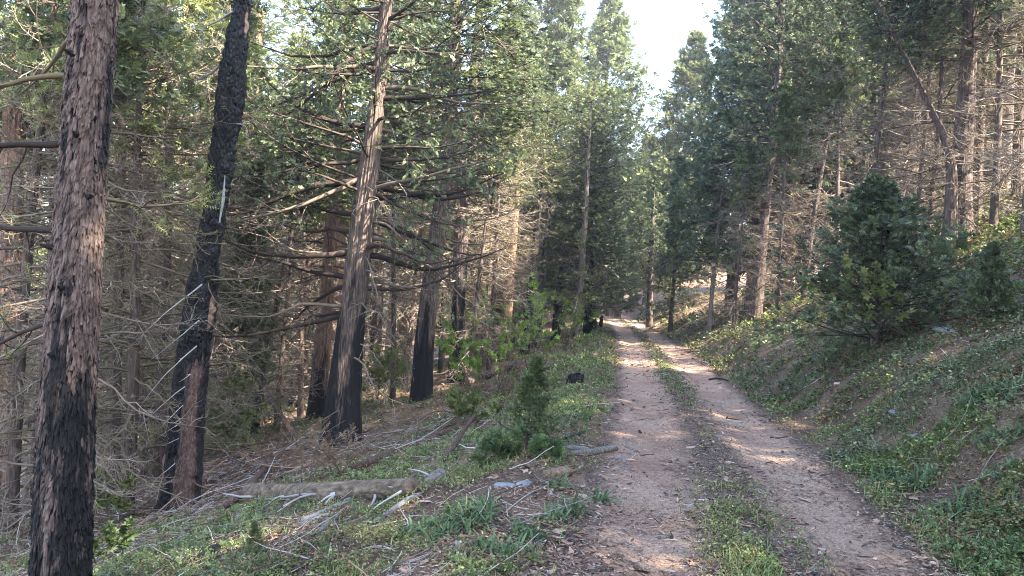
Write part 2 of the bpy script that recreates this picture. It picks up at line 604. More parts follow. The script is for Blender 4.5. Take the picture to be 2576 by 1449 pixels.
# ------------------------------------------------------------------ ground, road
def ground_mat(name, road=False):
    mt, nt, b, out = newmat(name)
    tc = nt.nodes.new('ShaderNodeTexCoord')

    def nz(scale, detail=8, rough=0.6, sc=None):
        n = nt.nodes.new('ShaderNodeTexNoise')
        n.inputs['Scale'].default_value = scale
        n.inputs['Detail'].default_value = detail
        n.inputs['Roughness'].default_value = rough
        if sc:
            mp = nt.nodes.new('ShaderNodeMapping')
            mp.inputs['Scale'].default_value = sc
            nt.links.new(tc.outputs['Object'], mp.inputs[0])
            nt.links.new(mp.outputs[0], n.inputs[0])
        else:
            nt.links.new(tc.outputs['Object'], n.inputs[0])
        return n
    n1 = nz(0.8)
    n2 = nz(34, 8, 0.8)
    if road:
        r1 = ramp(nt, [(0.3, (0.30, 0.195, 0.145)), (0.5, (0.41, 0.285, 0.215)), (0.7, (0.50, 0.37, 0.28))])
        r2 = ramp(nt, [(0.34, (0.35, 0.3, 0.28)), (0.5, (0.9, 0.88, 0.86)), (0.68, (1.3, 1.28, 1.25))])
    else:
        r1 = ramp(nt, [(0.3, (0.10, 0.066, 0.048)), (0.5, (0.175, 0.12, 0.087)), (0.7, (0.28, 0.20, 0.14))])
        r2 = ramp(nt, [(0.34, (0.3, 0.28, 0.26)), (0.5, (0.9, 0.88, 0.86)), (0.68, (1.6, 1.5, 1.4))])
    nt.links.new(n1.outputs['Fac'], r1.inputs[0])
    nt.links.new(n2.outputs['Fac'], r2.inputs[0])
    mx = nt.nodes.new('ShaderNodeMix')
    mx.data_type = 'RGBA'
    mx.blend_type = 'MULTIPLY'
    mx.inputs['Factor'].default_value = 1
    nt.links.new(r1.outputs[0], mx.inputs['A'])
    nt.links.new(r2.outputs[0], mx.inputs['B'])
    src = mx.outputs['Result']
    if road:
        # darker duff film between and beside the wheel tracks (attribute from the track layout)
        a = attr(nt, 'rnd')
        n3 = nz(3.5, 8, 0.7, (1, 0.45, 1))
        ad = nt.nodes.new('ShaderNodeMath')
        ad.operation = 'ADD'
        nt.links.new(a.outputs['Fac'], ad.inputs[0])
        nt.links.new(n3.outputs['Fac'], ad.inputs[1])
        mr = nt.nodes.new('ShaderNodeMapRange')
        mr.inputs['From Min'].default_value = 0.72
        mr.inputs['From Max'].default_value = 1.12
        nt.links.new(ad.outputs[0], mr.inputs['Value'])
        m2 = nt.nodes.new('ShaderNodeMix')
        m2.data_type = 'RGBA'
        nt.links.new(mr.outputs[0], m2.inputs['Factor'])
        nt.links.new(src, m2.inputs['A'])
        n4 = nz(45, 4, 0.8)
        r4 = ramp(nt, [(0.36, (0.05, 0.034, 0.028)), (0.52, (0.155, 0.105, 0.085)), (0.7, (0.31, 0.23, 0.185))])
        nt.links.new(n4.outputs['Fac'], r4.inputs[0])
        nt.links.new(r4.outputs[0], m2.inputs['B'])
        src = m2.outputs['Result']
    nt.links.new(src, b.inputs['Base Color'])
    b.inputs['Roughness'].default_value = 0.95
    b.inputs['Specular IOR Level'].default_value = 0.1
    bp = nt.nodes.new('ShaderNodeBump')
    bp.inputs['Strength'].default_value = 0.9
    bp.inputs['Distance'].default_value = 0.04
    nt.links.new(n2.outputs['Fac'], bp.inputs['Height'])
    nt.links.new(bp.outputs[0], b.inputs['Normal'])
    return mt


def grid_quads(nx, ny):
    i = np.arange(ny - 1)[:, None] * nx
    j = np.arange(nx - 1)[None]
    return np.stack([i + j, i + j + 1, i + nx + j + 1, i + nx + j], -1).reshape(-1, 4)


a = np.linspace(-6.6, 6.6, 640)
gx = 2.5 + 4.0 * np.sinh(a)
gy = 9.0 + 4.5 * np.sinh(np.linspace(-6.0, 6.5, 700))
X, Y = np.meshgrid(gx, gy)
Z = H(X, Y)
s_ = X - road_x(Y)
Z -= 0.05 * (1 - sstep(1.15, 1.5, np.abs(s_))) * (Y < 112)
g = MB().add(np.stack([X, Y, Z], -1), grid_quads(len(gx), len(gy)))
ground = tag(g.build('ground', ground_mat('forest_floor'), smooth=True), kind='structure')

ry = np.concatenate([np.arange(-6, 30, 0.06), np.arange(30, 60, 0.15), np.arange(60, 112, 0.4)])
rs = np.linspace(-1.75, 1.75, 71)
SS, RY = np.meshgrid(rs, ry)
RX = SS + road_x(RY)
edge = np.abs(SS) + 0.30 * (fbm2(RX * 1.6, RY * 0.8, 3, 40) - 0.5) + 0.12 * (fbm2(RX * 7, RY * 5, 2, 41) - 0.5)
lift = 0.012 - 0.075 * sstep(1.25, 1.62, edge)
duff = 0.55 * np.exp(-(SS / 0.34) ** 2) + 0.5 * sstep(0.95, 1.35, np.abs(SS)) + 0.12 + 0.12 * np.exp(-((SS + 0.1) / 0.6) ** 2) * sstep(14, 5, RY)
r_ = MB().add(np.stack([RX, RY, H(RX, RY) + lift], -1), grid_quads(len(rs), len(ry)), duff)
tag(r_.build('dirt_road', ground_mat('road_dirt', True), smooth=True), kind='structure')


# ------------------------------------------------------------------ trunks
def trunk_mesh(mb, path, rad, nu, step, kind, seed=0, flare=0.25, flare_h=0.6, char_h=None, char_n=0.35, mat=0, ragged=0.0):
    """path [k,3], rad [k]; real relief of ridges, plates or char blocks"""
    path = np.asarray(path, float)
    rad = np.asarray(rad, float)
    seg = np.r_[0, np.cumsum(np.linalg.norm(np.diff(path, axis=0), axis=1))]
    n = max(4, int(seg[-1] / step))
    t = np.linspace(0, seg[-1], n)
    C = np.stack([np.interp(t, seg, path[:, i]) for i in range(3)], 1)
    if n > 30:
        kk = max(3, n // 12) | 1
        for i in range(3):
            pd = np.concatenate([2 * C[0, i] - C[1:kk // 2 + 1, i][::-1], C[:, i], 2 * C[-1, i] - C[-kk // 2:-1, i][::-1]])
            C[:, i] = np.convolve(pd, np.ones(kk) / kk, 'valid')[:n]
    r = np.interp(t, seg, rad)
    th = np.linspace(0, 2 * PI, nu, endpoint=False)
    TH, TT = np.meshgrid(th, t)
    zz = TT
    cx, cy = np.cos(TH), np.sin(TH)
    R_ = r[:, None] * np.ones_like(TH)
    # buttress flare
    lob = 0.6 + 0.8 * noise3(cx * 1.3 + 5, cy * 1.3, zz * 0.1, seed + 1)
    R_ = R_ * (1 + flare * lob * np.exp(-zz / flare_h))
    q = r.mean()
    if kind == 'cedar':
        wv = (noise3(cx * 2, cy * 2, zz * 0.7, seed) - .5) * 1.2
        a1 = TH + wv * 0.25
        f = max(4, q * 26)
        n1 = noise3(np.cos(a1) * f, np.sin(a1) * f, zz * 0.9, seed + 2)
        n2 = noise3(np.cos(a1) * f * 2.2, np.sin(a1) * f * 2.2, zz * 2.2, seed + 3)
        rg = 1 - np.abs(2 * n1 - 1)
        R_ = R_ + q * 0.22 * (rg - 0.6) + q * 0.08 * (n2 - .5) + q * .10 * (noise3(cx * 1.5, cy * 1.5, zz * .8, seed + 6) - .5)
    elif kind == 'char':
        f = 9
        n1 = noise3(cx * q * f + 7, cy * q * f, zz * f * 0.8, seed)
        n2 = noise3(cx * q * 22, cy * q * 22, zz * 16, seed + 1)
        n0 = noise3(cx * 1.6, cy * 1.6, zz * 1.1, seed + 5)
        R_ = R_ + 0.42 * q * (n0 - .5) + 0.28 * q * (np.abs(2 * n1 - 1) - .4) + 0.07 * q * (n2 - .5)
    else:
        n1 = noise3(cx * q * 14, cy * q * 14, zz * 5, seed)
        n2 = noise3(cx * q * 40, cy * q * 40, zz * 16, seed + 1)
        R_ = R_ + 0.10 * q * (n1 - .5) + 0.06 * q * (n2 - .5)
    ax = np.array([1.0, 0, 0])
    ay = np.array([0, 1.0, 0])
    V = C[:, None] + R_[..., None] * (cx[..., None] * ax + cy[..., None] * ay)
    if ragged > 0:
        top = sstep(t[-1] - ragged, t[-1], TT)
        V[..., 2] -= top * ragged * 1.3 * noise3(cx * 2.5, cy * 2.5, 0 * TT, seed + 9)
    if char_h is not None:
        ch = 0.5 + (char_h - zz) / (2 * max(char_h, .3) * 0.8) + char_n * 2 * (noise3(cx * 1.7, cy * 1.7, zz * 0.8, seed + 4) - .5)
        ch = np.clip(ch, 0, 1)
    else:
        ch = np.zeros_like(zz)
    if kind == 'char':
        ch = noise3(cx * 2, cy * 2, zz * 1.2, seed + 8)
    i = np.arange(n - 1)[:, None] * nu
    j = np.arange(nu)[None]
    Q = np.stack([i + j, i + (j + 1) % nu, i + nu + (j + 1) % nu, i + nu + j], -1).reshape(-1, 4)
    mb.add(V.reshape(-1, 3), Q, ch.ravel(), mat)
    return C, r, t


class Axis:
    """position and radius of a trunk by height above its base"""
    def __init__(self, C, r):
        self.C, self.r = np.asarray(C, float), np.asarray(r, float)
        self.z = self.C[:, 2]

    def pos(self, z):
        return np.stack([np.interp(z, self.z, self.C[:, 0]), np.interp(z, self.z, self.C[:, 1]), z], -1)

    def rad(self, z):
        return np.interp(z, self.z, self.r)


def limbs(rng, ax, zs, az, L, el, g0, g1, n1=9, k2=7, l2=0.42, k3=4, l3=0.4, wob=0.07, wob3=0.16, s0=0.15, g2=(-.4, .6), flat=.55):
    B = ax.pos(zs)
    D = np.stack([np.cos(az) * np.cos(el), np.sin(az) * np.cos(el), np.sin(el)], -1)
    B = B + D * (ax.rad(zs) * 0.6)[:, None]
    P1 = grow(rng, B, D, L, n1, g0, g1, wob)
    P2, L2 = kids(rng, P1, L, k2, s0, 1.0, .5, 1.15, l2, 6, g2[0], g2[1], wob * 1.5, flat)
    P3, L3 = kids(rng, P2, L2, k3, 0.15, 1.0, .4, 1.1, l3, 4, g2[0] * .7, g2[1], wob3, .5)
    return P1, np.asarray(L), P2, L2, P3, L3


def wood(mb, rng, P1, L, P2, L2, P3, L3, r1=0.0125, rmin=0.004, mat=0, k=5, base=.4, sel=None, thick=1.0):
    r1 = r1 * (.72 if r1 < .013 else 1)
    t1 = np.linspace(1, 0.12, P1.shape[1])[None]
    V, Q = tubes(P1, (r1 * L[:, None] + 0.006) * t1, k)
    mb.add(V, Q, np.repeat(np.clip(rng.normal(base - .1, .12, len(P1)), 0, 1), P1.shape[1] * k), mat)
    t2 = np.linspace(1, 0.3, P2.shape[1])[None]
    V, Q = tubes(P2, (0.007 * L2[:, None] + rmin * 1.2 * thick) * t2, 3)
    mb.add(V, Q, np.repeat(np.clip(rng.normal(base, .18, len(P2)), 0, 1), P2.shape[1] * 3), mat)
    t3 = np.linspace(1, 0.5, P3.shape[1])[None]
    V, Q = tubes(P3, (0 * L3[:, None] + rmin * thick) * t3, 3)
    mb.add(V, Q, np.repeat(np.clip(rng.normal(base + .1, .2, len(P3)), 0, 1), P3.shape[1] * 3), mat)


def leaves(mb, rng, P2, P3, n2, n3, kind, size, hang=.2, flatn=.55, mat=0):
    tm = TM[kind]
    for P, n in ((P2, n2), (P3, n3)):
        if n and len(P):
            s = rng.uniform(.35, 1.0, (len(P), n))
            O, T = along(P, s)
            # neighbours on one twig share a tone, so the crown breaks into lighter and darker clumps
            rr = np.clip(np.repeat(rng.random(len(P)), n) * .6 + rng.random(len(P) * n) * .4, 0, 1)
            place_sprays(rng, mb, tm, O.reshape(-1, 3), T.reshape(-1, 3), size, mat, hang, flatn, rr)


def conifer(name, seed, Ht, r0, nl, z0, Lmax, live, kind, leafsize, prof, bark, leafm, deadmat='twig', k2=7, k3=3, n2=2, n3=2,
            dead_n=40, dead_L=2.0, el=(0, .6), g=(-.6, .9), char_h=None, kd=(7, 5), lean=.25, nu=24, hang=.2, flatn=.55, step=.12, sway=.15, var=(.6, 1.15)):
    """a whole tree about its own base: Empty > trunk, dead_branchwork, crown"""
    rng = np.random.default_rng(seed)
    zz = np.linspace(0, Ht, 14)
    path = np.stack([lean * (zz / Ht) ** 1.3 * math.cos(seed) + sway * np.sin(zz * .4 + seed) * zz / Ht,
                     lean * (zz / Ht) ** 1.3 * math.sin(seed) + sway * np.cos(zz * .33 + seed) * zz / Ht, zz], -1)
    rad = r0 * (1 - zz / Ht) ** 0.85 + 0.012
    root = empty(name, (0, 0, 0), 'x', 'tree')
    p2 = path.copy()
    p2[0, 2] -= 0.35
    mb = MB()
    trunk_mesh(mb, p2, rad, nu, step, 'cedar', seed, char_h=char_h)
    ax = Axis(path, rad)
    mb.build('trunk', M[bark], root, smooth=True)
    if dead_n:
        zs = np.sort(rng.uniform(z0, max(live + 1.5, z0 + 1), dead_n))
        az = rng.uniform(0, 2 * PI, dead_n)
        L = dead_L * rng.uniform(.35, 1.1, dead_n)
        B = limbs(rng, ax, zs, az, L, rng.uniform(-.35, .35, dead_n), -1.0, 1.3, k2=kd[0], k3=kd[1], l2=.55, l3=.5, wob=.12, wob3=.2, g2=(-1.1, .9))
        mb = MB()
        wood(mb, rng, *B, mat=0, base=.5, k=4)
        mb.build('dead_branchwork', M[deadmat], root)
    if nl:
        u = rng.random(nl)
        zs = live + (Ht * .99 - live) * np.sort(u ** .85)
        t = (zs - live) / (Ht - live)
        az = np.arange(nl) * 2.399 + rng.uniform(-.5, .5, nl)
        L = Lmax * prof(t) * rng.uniform(var[0], var[1], nl) * (0.75 + 0.5 * noise2(zs * 0.7, az * 1.1, seed))
        e = el[0] + (el[1] - el[0]) * t + rng.normal(0, .14, nl)
        B = limbs(rng, ax, zs, az, np.maximum(L, .15), e, g[0], g[1], k2=k2, k3=k3, n1=7)
        mb = MB()
        wood(mb, rng, *B, mat=0, base=.35, k=3)
        leaves(mb, rng, B[2], B[4], n2, n3, kind, leafsize, hang, flatn, mat=1)
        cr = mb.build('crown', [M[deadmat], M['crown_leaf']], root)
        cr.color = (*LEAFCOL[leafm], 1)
    return root


def copy_tree(o, parent=None):
    c = o.copy()
    COL.objects.link(c)
    if parent is not None:
        c.parent = parent
    for ch in list(o.children):
        copy_tree(ch, c)
    return c


cone = lambda t: (1 - t) ** .8 * (0.75 + .25 * np.minimum(t * 5, 1)) + .05
column = lambda t: (1 - t ** 1.8) ** .7 * .9 + .07
layer = lambda t: (1 - t) * 1.0 + .07
ragged_top = lambda t: np.sin(np.clip(t * .85 + .15, 0, 1) * PI) ** .5 * .9 + .1

PROTO = {}
PROTO['coneA'] = lambda: conifer('conifer_tree', 11, 17, .21, 250, 1.0, 2.7, 1.8, 'cedar', .30, cone, 'cedarbark', 'cedar_leaf', 'darktwig', dead_n=26, dead_L=1.6)
PROTO['coneC'] = lambda: conifer('conifer_tree', 21, 17, .22, 330, 1.0, 3.9, 1.2, 'cedar', .27, lambda t: (1 - t) ** .75 * np.minimum(.8 + t, 1) + .03, 'cedarbark', 'cedar_leaf', 'darktwig', dead_n=20, dead_L=1.6)
PROTO['coneB'] = lambda: conifer('conifer_tree', 12, 15, .19, 230, 1.0, 2.9, 2.6, 'cedar', .30, column, 'darkbark', 'cedar_leaf', 'twig', dead_n=30, dead_L=1.8)
PROTO['fir'] = lambda: conifer('conifer_tree', 13, 14, .18, 210, .5, 2.6, .9, 'fir', .32, layer, 'darkbark', 'fir_leaf', 'darktwig', dead_n=12, dead_L=1.5, el=(-.15, .5), g=(-.3, .6), flatn=.8, hang=.1)
PROTO['tallA'] = lambda: conifer('conifer_tree', 14, 24, .30, 135, 2.0, 3.0, 8.5, 'cedar', .30, ragged_top, 'redbark', 'cedar_leaf', 'twig', dead_n=60, dead_L=2.6, char_h=1.8, nu=40)
PROTO['tallB'] = lambda: conifer('conifer_tree', 15, 21, .24, 125, 1.5, 2.6, 6.5, 'fir', .30, ragged_top, 'palebark', 'fir_leaf', 'twig', dead_n=70, dead_L=2.3, char_h=1.2, nu=36)
PROTO['tangleA'] = lambda: conifer('young_tree', 16, 9, .075, 46, .6, 1.1, 6.2, 'cedar', .20, cone, 'darkbark', 'cedar_leaf', 'twig', dead_n=75, dead_L=2.0, kd=(9, 8), nu=10, lean=.5)
PROTO['tangleB'] = lambda: conifer('young_tree', 17, 11, .09, 60, .8, 1.4, 6.8, 'fir', .20, cone, 'darkbark', 'fir_leaf', 'twig', dead_n=80, dead_L=2.2, kd=(9, 8), nu=10, lean=.6)
PROTO['mossA'] = lambda: conifer('young_tree', 18, 10, .085, 60, 1.0, 1.5, 5.0, 'fir', .18, cone, 'darkbark', 'fir_leaf', 'mosstwig', dead_n=75, dead_L=2.2, kd=(9, 6), nu=10, lean=.4)
PROTO['pole'] = lambda: conifer('burnt_pole', 19, 9, .10, 30, 2.0, 1.2, 6.5, 'cedar', .22, cone, 'darkbark', 'dark_leaf', 'darktwig', dead_n=26, dead_L=1.1, char_h=4.5, kd=(5, 3), nu=14, lean=.3)
_first = {}


def plant(kind, x, y, sc=1.0, rz=0.0, tilt=None, label='', cat='tree', group=None, name=None, leafm=None, sink=0.0, szz=None):
    if kind not in _first:
        _first[kind] = o = PROTO[kind]()
    else:
        o = copy_tree(_first[kind])
    for k_ in ('group',):
        if k_ in o:
            del o[k_]
    o.location = (x, y, float(H(x, y)) - .05 - sink)
    o.rotation_euler = (tilt[0] if tilt else 0, tilt[1] if tilt else 0, rz)
    o.scale = (sc, sc, szz or sc)
    if name:
        o.name = name
    tag(o, label, cat, group)
    for ch in o.children:
        if ch.name.startswith('crown') and leafm:
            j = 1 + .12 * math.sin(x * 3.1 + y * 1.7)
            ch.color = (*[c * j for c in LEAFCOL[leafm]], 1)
    return o


def plant_px(kind, px, py, d, **k):
    p = pix(px, py, d)
    return plant(kind, p[0], p[1], **k)


# ------------------------------------------------------------------ hero trees, built where they stand
def hero(name, pts, d, seed, kind, bark, label, cat='tree', top=None, nu=64, step=.06, flare=.25, flare_h=.5, char_h=None, char_n=.35, ragged=0.0, group=None):
    """pts: (px, py, width_px) down the trunk in the picture, at depth d; returns root, Axis (local)"""
    pts = sorted(pts, key=lambda q: -q[1])
    P = np.array([pix(a, b, d) for a, b, _ in pts])
    W = np.array([c * d / FPX / 2 for _, _, c in pts])
    bx, by = P[0, 0], P[0, 1]
    bz = float(H(bx, by))
    base = np.array([bx, by, bz])
    loc = P - base
    if loc[0, 2] > 0.05:
        dirn = (loc[1] - loc[0]) / (loc[1, 2] - loc[0, 2])
        loc = np.vstack([loc[0] - dirn * (loc[0, 2] + .4), loc])
        W = np.r_[W[0] * 1.02, W]
    else:
        loc[0, 2] = -0.4
    # keep the axis through the ground point
    loc[:, 0] -= 0
    if top:
        dirn = (loc[-1] - loc[-2]) / (loc[-1, 2] - loc[-2, 2])
        loc = np.vstack([loc, loc[-1] + dirn * (top - loc[-1, 2])])
        W = np.r_[W, .015]
    root = empty(name, base, label, cat, group)
    mb = MB()
    C, r, t = trunk_mesh(mb, loc, W, nu, step, kind, seed, flare, flare_h, char_h, char_n, ragged=ragged)
    ob = mb.build('trunk', M[bark], root, smooth=(kind != 'char'))
    return root, Axis(C, r), ob


def add_limbs(root, rng, ax, zs, az, L, el, wm, g0=-.9, g1=1.2, name='limb', live=None, **kw):
    """each limb an object of its own; returns twig arrays for foliage"""
    th = kw.pop('thick', 1.0)
    base = kw.pop('base', .45)
    r1 = kw.pop('r1', .0125)
    B = limbs(rng, ax, np.asarray(zs, float), np.asarray(az, float), np.asarray(L, float), np.asarray(el, float), g0, g1, **kw)
    P1, L1, P2, L2, P3, L3 = B
    n = len(P1)
    a, b = len(P2) // n, len(P3) // n
    for i in range(n):
        mb = MB()
        wood(mb, rng, P1[i:i + 1], L1[i:i + 1], P2[i * a:(i + 1) * a], L2[i * a:(i + 1) * a], P3[i * b:(i + 1) * b], L3[i * b:(i + 1) * b], base=base, thick=th, r1=r1)
        mb.build(name, M[wm] if isinstance(wm, str) else M[wm[i % len(wm)]], root)
    return B


def crown_of(root, rng, sets, kind, size, mat, n2=2, n3=2, hang=.2, flatn=.5):
    mb = MB()
    for B in sets:
        leaves(mb, rng, B[2], B[4], n2, n3, kind, size, hang, flatn)
    return mb.build('crown', M[mat], root)


# --- 1. the near trunk with flaking bark, charred below
rng = np.random.default_rng(101)
D1 = 5.6
root, ax, tr = hero('conifer_tree', [(152, 1480, 122), (161, 1200, 114), (177, 900, 106), (193, 650, 98), (209, 400, 92), (225, 200, 90), (239, 0, 88)], D1, 5, 'flaky', 'underbark',
                    'thick near trunk with flaking bark and charred lower half, leftmost in the foreground', top=15, nu=120, step=.03, flare=.12)
# bark plates lifting at their lower edge
N = 9500
zz = rng.uniform(-.2, 7.2, N)
th = rng.uniform(0, 2 * PI, N)
nu_, nv_ = 5, 5
u, v = np.meshgrid(np.linspace(-1, 1, nu_), np.linspace(0, 1, nv_))
wd = rng.uniform(.005, .015, N)[:, None, None]
ln = rng.uniform(.045, .17, N)[:, None, None]
rag = rng.normal(0, 1, (N, nv_, nu_))
R0 = ax.rad(zz)[:, None, None]
prof_w = 1 - .55 * np.abs(v - .45)[None] ** 1.5
ang = th[:, None, None] + (u[None] * wd * prof_w + rag * .0025) / R0 + .12 * (v[None] - .5) * rng.normal(0, .3, N)[:, None, None]
z_ = zz[:, None, None] + (1 - v[None]) * ln + .012 * rag * (np.abs(v[None] - .5) > .4)
liftp = .004 + (.006 + .018 * rng.random(N)[:, None, None]) * v[None] - .005 * np.abs(u[None]) ** 2 + .0015 * rag
RR = ax.rad(z_) + .008 + liftp
cpos = ax.pos(z_)
V = cpos + np.stack([np.cos(ang) * RR, np.sin(ang) * RR, 0 * RR], -1)
q = grid_quads(nu_, nv_)
Q = (np.arange(N)[:, None, None] * nu_ * nv_ + q[None]).reshape(-1, 4)
chn = noise3(np.cos(th) * 1.9, np.sin(th) * 1.9, zz * 1.1, 77)
chn2 = noise3(np.cos(th) * 6, np.sin(th) * 6, zz * 4, 78)
ch1 = np.clip(.58 * sstep(2.9, .8, zz) + 1.15 * (chn - .5) + .5 * (chn2 - .5) + .05, 0, 1)
mb = MB().add(V.reshape(-1, 3), Q, np.repeat(ch1, nu_ * nv_))
mb.build('bark', M['flaky'], root, smooth=False)
at_ = tr.data.attributes['rnd']
co = np.empty(len(tr.data.vertices) * 3)
tr.data.vertices.foreach_get('co', co)
co = co.reshape(-1, 3)
cc = co - ax.pos(co[:, 2])
tt_ = np.arctan2(cc[:, 1], cc[:, 0])
at_.data.foreach_set('value', np.clip(.56 * sstep(2.9, .8, co[:, 2]) + .27 + 1.1 * (noise3(np.cos(tt_) * 1.9, np.sin(tt_) * 1.9, co[:, 2] * 1.1, 77) - .5), 0, 1).astype(np.float32))
# knots and branch stubs
for zk, ak in ((5.0, -1.2), (4.2, -1.9), (3.6, -1.4), (5.7, -2.2), (2.75, -2.4), (2.45, -1.5), (1.95, -1.75), (6.3, -1.0), (3.15, -0.7)):
    mb = MB()
    b0 = ax.pos(np.array([zk]))[0]
    dr_ = np.array([math.cos(ak), math.sin(ak), .15])
    P = np.array([[b0 + dr_ * (ax.rad(zk) - .03), b0 + dr_ * (ax.rad(zk) + .035), b0 + dr_ * (ax.rad(zk) + .05 + .05 * rng.random())]])
    Vv, Qq = tubes(P, np.array([[.035, .022, .008]]), 9)
    mb.add(Vv, Qq, .9)
    mb.build('knot', M['flaky'], root, smooth=True)
zs = [5.3, 5.25, 4.1, 3.6, 2.9, 5.9, 6.4, 6.9, 4.6, 5.6, 6.1, 3.2, 6.7, 7.4, 7.8, 2.2]
az = [PI * .98, PI * .86, PI * 1.02, PI * .93, PI * 1.08, PI * .9, PI * 1.1, PI * 1.0, PI * .8, .5, .2, .9, .7, .3, PI * .95, PI * 1.0]
L = [1.7, 1.4, 1.5, 1.9, 1.6, 2.2, 2.4, 2.4, 1.3, 1.6, 2.2, 1.0, 2.0, 2.4, 2.5, 1.1]
B = add_limbs(root, rng, ax, zs, az, L, [.25, -.1, .05, .05, .1, .3, .2, .1, -.4, .1, .2, .05, .0, .1, 0, .1], ['darktwig', 'darktwig', 'mosstwig'], g0=-1.2, g1=1.0, base=.3, wob=.13, k2=8, k3=5, l2=.5, l3=.45, r1=.014)
crown_of(root, rng, [B], 'needle', .12, 'yel_leaf', 1, 1)

# --- 2. burnt-out snag, black and ragged
rng = np.random.default_rng(102)
DS = depth_at(448, 1278)
root, ax, tr = hero('burnt_snag', [(448, 1290, 112), (452, 1200, 84), (478, 950, 84), (500, 800, 80), (522, 640, 58), (545, 480, 56), (565, 360, 56), (583, 230, 64), (598, 100, 54), (612, 10, 40), (618, -60, 30)], DS, 9, 'char', 'char',
                    'tall charcoal-black burnt snag with blocky charred bark, leaning right behind the near trunk', nu=90, step=.03, flare=.35, flare_h=.35, ragged=.5)
B = add_limbs(root, rng, ax, [8.2, 8.0, 6.6, 7.3, 5.6, 9.0, 7.7], [PI * 1.02, .3, PI * .95, PI * 1.2, .1, PI * .9, -1.2], [1.5, .7, .9, .8, .4, .7, .6], [.1, .4, .0, .1, .5, .2, .2], 'white', g0=-.8, g1=-1.6, base=.45, k2=6, k3=4, wob=.2, wob3=.3, l2=.5, g2=(-1.2, -1.4), r1=.02)
# pale splinter of bare wood on its right edge
mb = MB()
zs_ = np.linspace(0, 1, 9)
pp = np.array([pix(552, 560, DS - .3) - np.array(root.location), pix(562, 500, DS - .3) - np.array(root.location), pix(566, 440, DS - .25) - np.array(root.location)])
Vv, Qq = tubes(pp[None], np.array([[.012, .022, .005]]), 6)
mb.add(Vv, Qq, .3)
mb.build('splinter', M['white'], root)

# --- 2b broken brown stub in front of it
rng = np.random.default_rng(103)
root, ax, tr = hero('broken_stump', [(468, 1285, 74), (474, 1200, 62), (484, 1080, 60), (494, 960, 56), (503, 880, 44), (506, 850, 30)], DS - .55, 12, 'char', 'rotbark',
                    'broken brown trunk stub with a splintered top standing right in front of the black snag', cat='tree stump', nu=90, step=.025, flare=.3, flare_h=.25, char_h=.5, ragged=.45)
zs = [3.2, 2.7, 2.35, 1.85, 1.6, 1.35, 1.1, 2.0, .8]
B = add_limbs(root, rng, ax, zs, [PI * 1.15, PI * 1.12, PI * 1.18, PI * 1.1, PI * 1.2, PI * 1.15, PI * 1.1, PI * 1.4, PI * 1.1], [1.3, .9, 1.0, .9, .5, .45, .3, .3, .5], [-.75, -.7, -.7, -.6, -.6, -.5, -.4, -.5, -.5], 'white', g0=-.5, g1=.2, base=.75, k2=1, k3=1, wob=.05, l2=.25, r1=.006)

# --- 4. the big cedar of the middle left
rng = np.random.default_rng(104)
D4 = depth_at(858, 1122)
root, ax, tr = hero('cedar_tree', [(858, 1128, 96), (862, 1050, 88), (872, 900, 72), (888, 780, 64), (900, 660, 60), (912, 560, 58), (926, 440, 52), (940, 330, 42), (955, 200, 34), (966, 80, 30), (975, -20, 26)], D4, 21, 'cedar', 'cedarbark',
                    'big cedar with ridged bark and black charred foot, nearest one behind the fallen log', top=17, nu=180, step=.05, flare=.42, flare_h=.55, char_h=2.7, char_n=.6)
nl = 44
zs = np.sort(rng.uniform(2.2, 9.5, nl))
az = np.where(rng.random(nl) < .5, PI, 0) + rng.uniform(-.9, .9, nl)
L = rng.uniform(1.2, 3.3, nl)
Bd = add_limbs(root, rng, ax, zs, az, L, rng.uniform(-.25, .3, nl), ['darktwig', 'darktwig', 'twig'], g0=-1.0, g1=1.5, base=.35, wob=.13, k2=8, k3=5, l2=.5, l3=.5, g2=(-1.0, .9), r1=.016)
rng4 = np.random.default_rng(1041)
bz_ = float(root.location[2])
BIG = [(905, 632, 1), (890, 540, 1), (905, 455, 1), (930, 318, 1), (885, 700, 1), (925, 640, 0), (925, 548, 0), (938, 500, 0), (935, 470, 0), (950, 250, 0), (960, 180, 1)]
zb = np.array([pix(a_, b_, D4)[2] - bz_ for a_, b_, _ in BIG])
ab = np.array([PI + rng4.uniform(-.35, .35) if l_ else rng4.uniform(-.4, .3) for _, _, l_ in BIG])
add_limbs(root, rng4, ax, zb, ab, rng4.uniform(2.0, 3.2, len(BIG)), rng4.uniform(-.15, .1, len(BIG)), 'darktwig', g0=-1.0, g1=1.5, base=.1, wob=.10, k2=9, k3=5, l2=.42, l3=.5, g2=(-.6, 1.0), r1=.022)
nd = 13
Bd2 = add_limbs(root, rng, ax, np.linspace(1.4, 5.4, nd), rng.uniform(-1.2, .5, nd), rng.uniform(.9, 2.0, nd), rng.uniform(-.3, .2, nd), 'twig', g0=-1.6, g1=.4, base=.6, wob=.16, k2=7, k3=5, l2=.55, g2=(-1.6, .2))
nl = 90
zs = np.sort(rng.uniform(5.0, 16.6, nl))
t = (zs - 5) / 12
B = limbs(rng, ax, zs, rng.uniform(0, 2 * PI, nl), (2.6 - 1.9 * t) * rng.uniform(.6, 1.15, nl), rng.uniform(-.1, .4, nl), -.8, 1.2, k2=8, k3=4)
mb = MB()
wood(mb, rng, *B, mat=0, base=.4, k=4)
leaves(mb, rng, B[2], B[4], 4, 6, 'cedar', .088, .6, .4, mat=1)
sel = Bd[0][:, 0, 2] > 4.0
i2 = np.repeat(sel, len(Bd[2]) // len(Bd[0]))
i3 = np.repeat(sel, len(Bd[4]) // len(Bd[0]))
leaves(mb, rng, Bd[2][i2], Bd[4][i3], 1, 2, 'cedar', .115, .5, .4, mat=1)
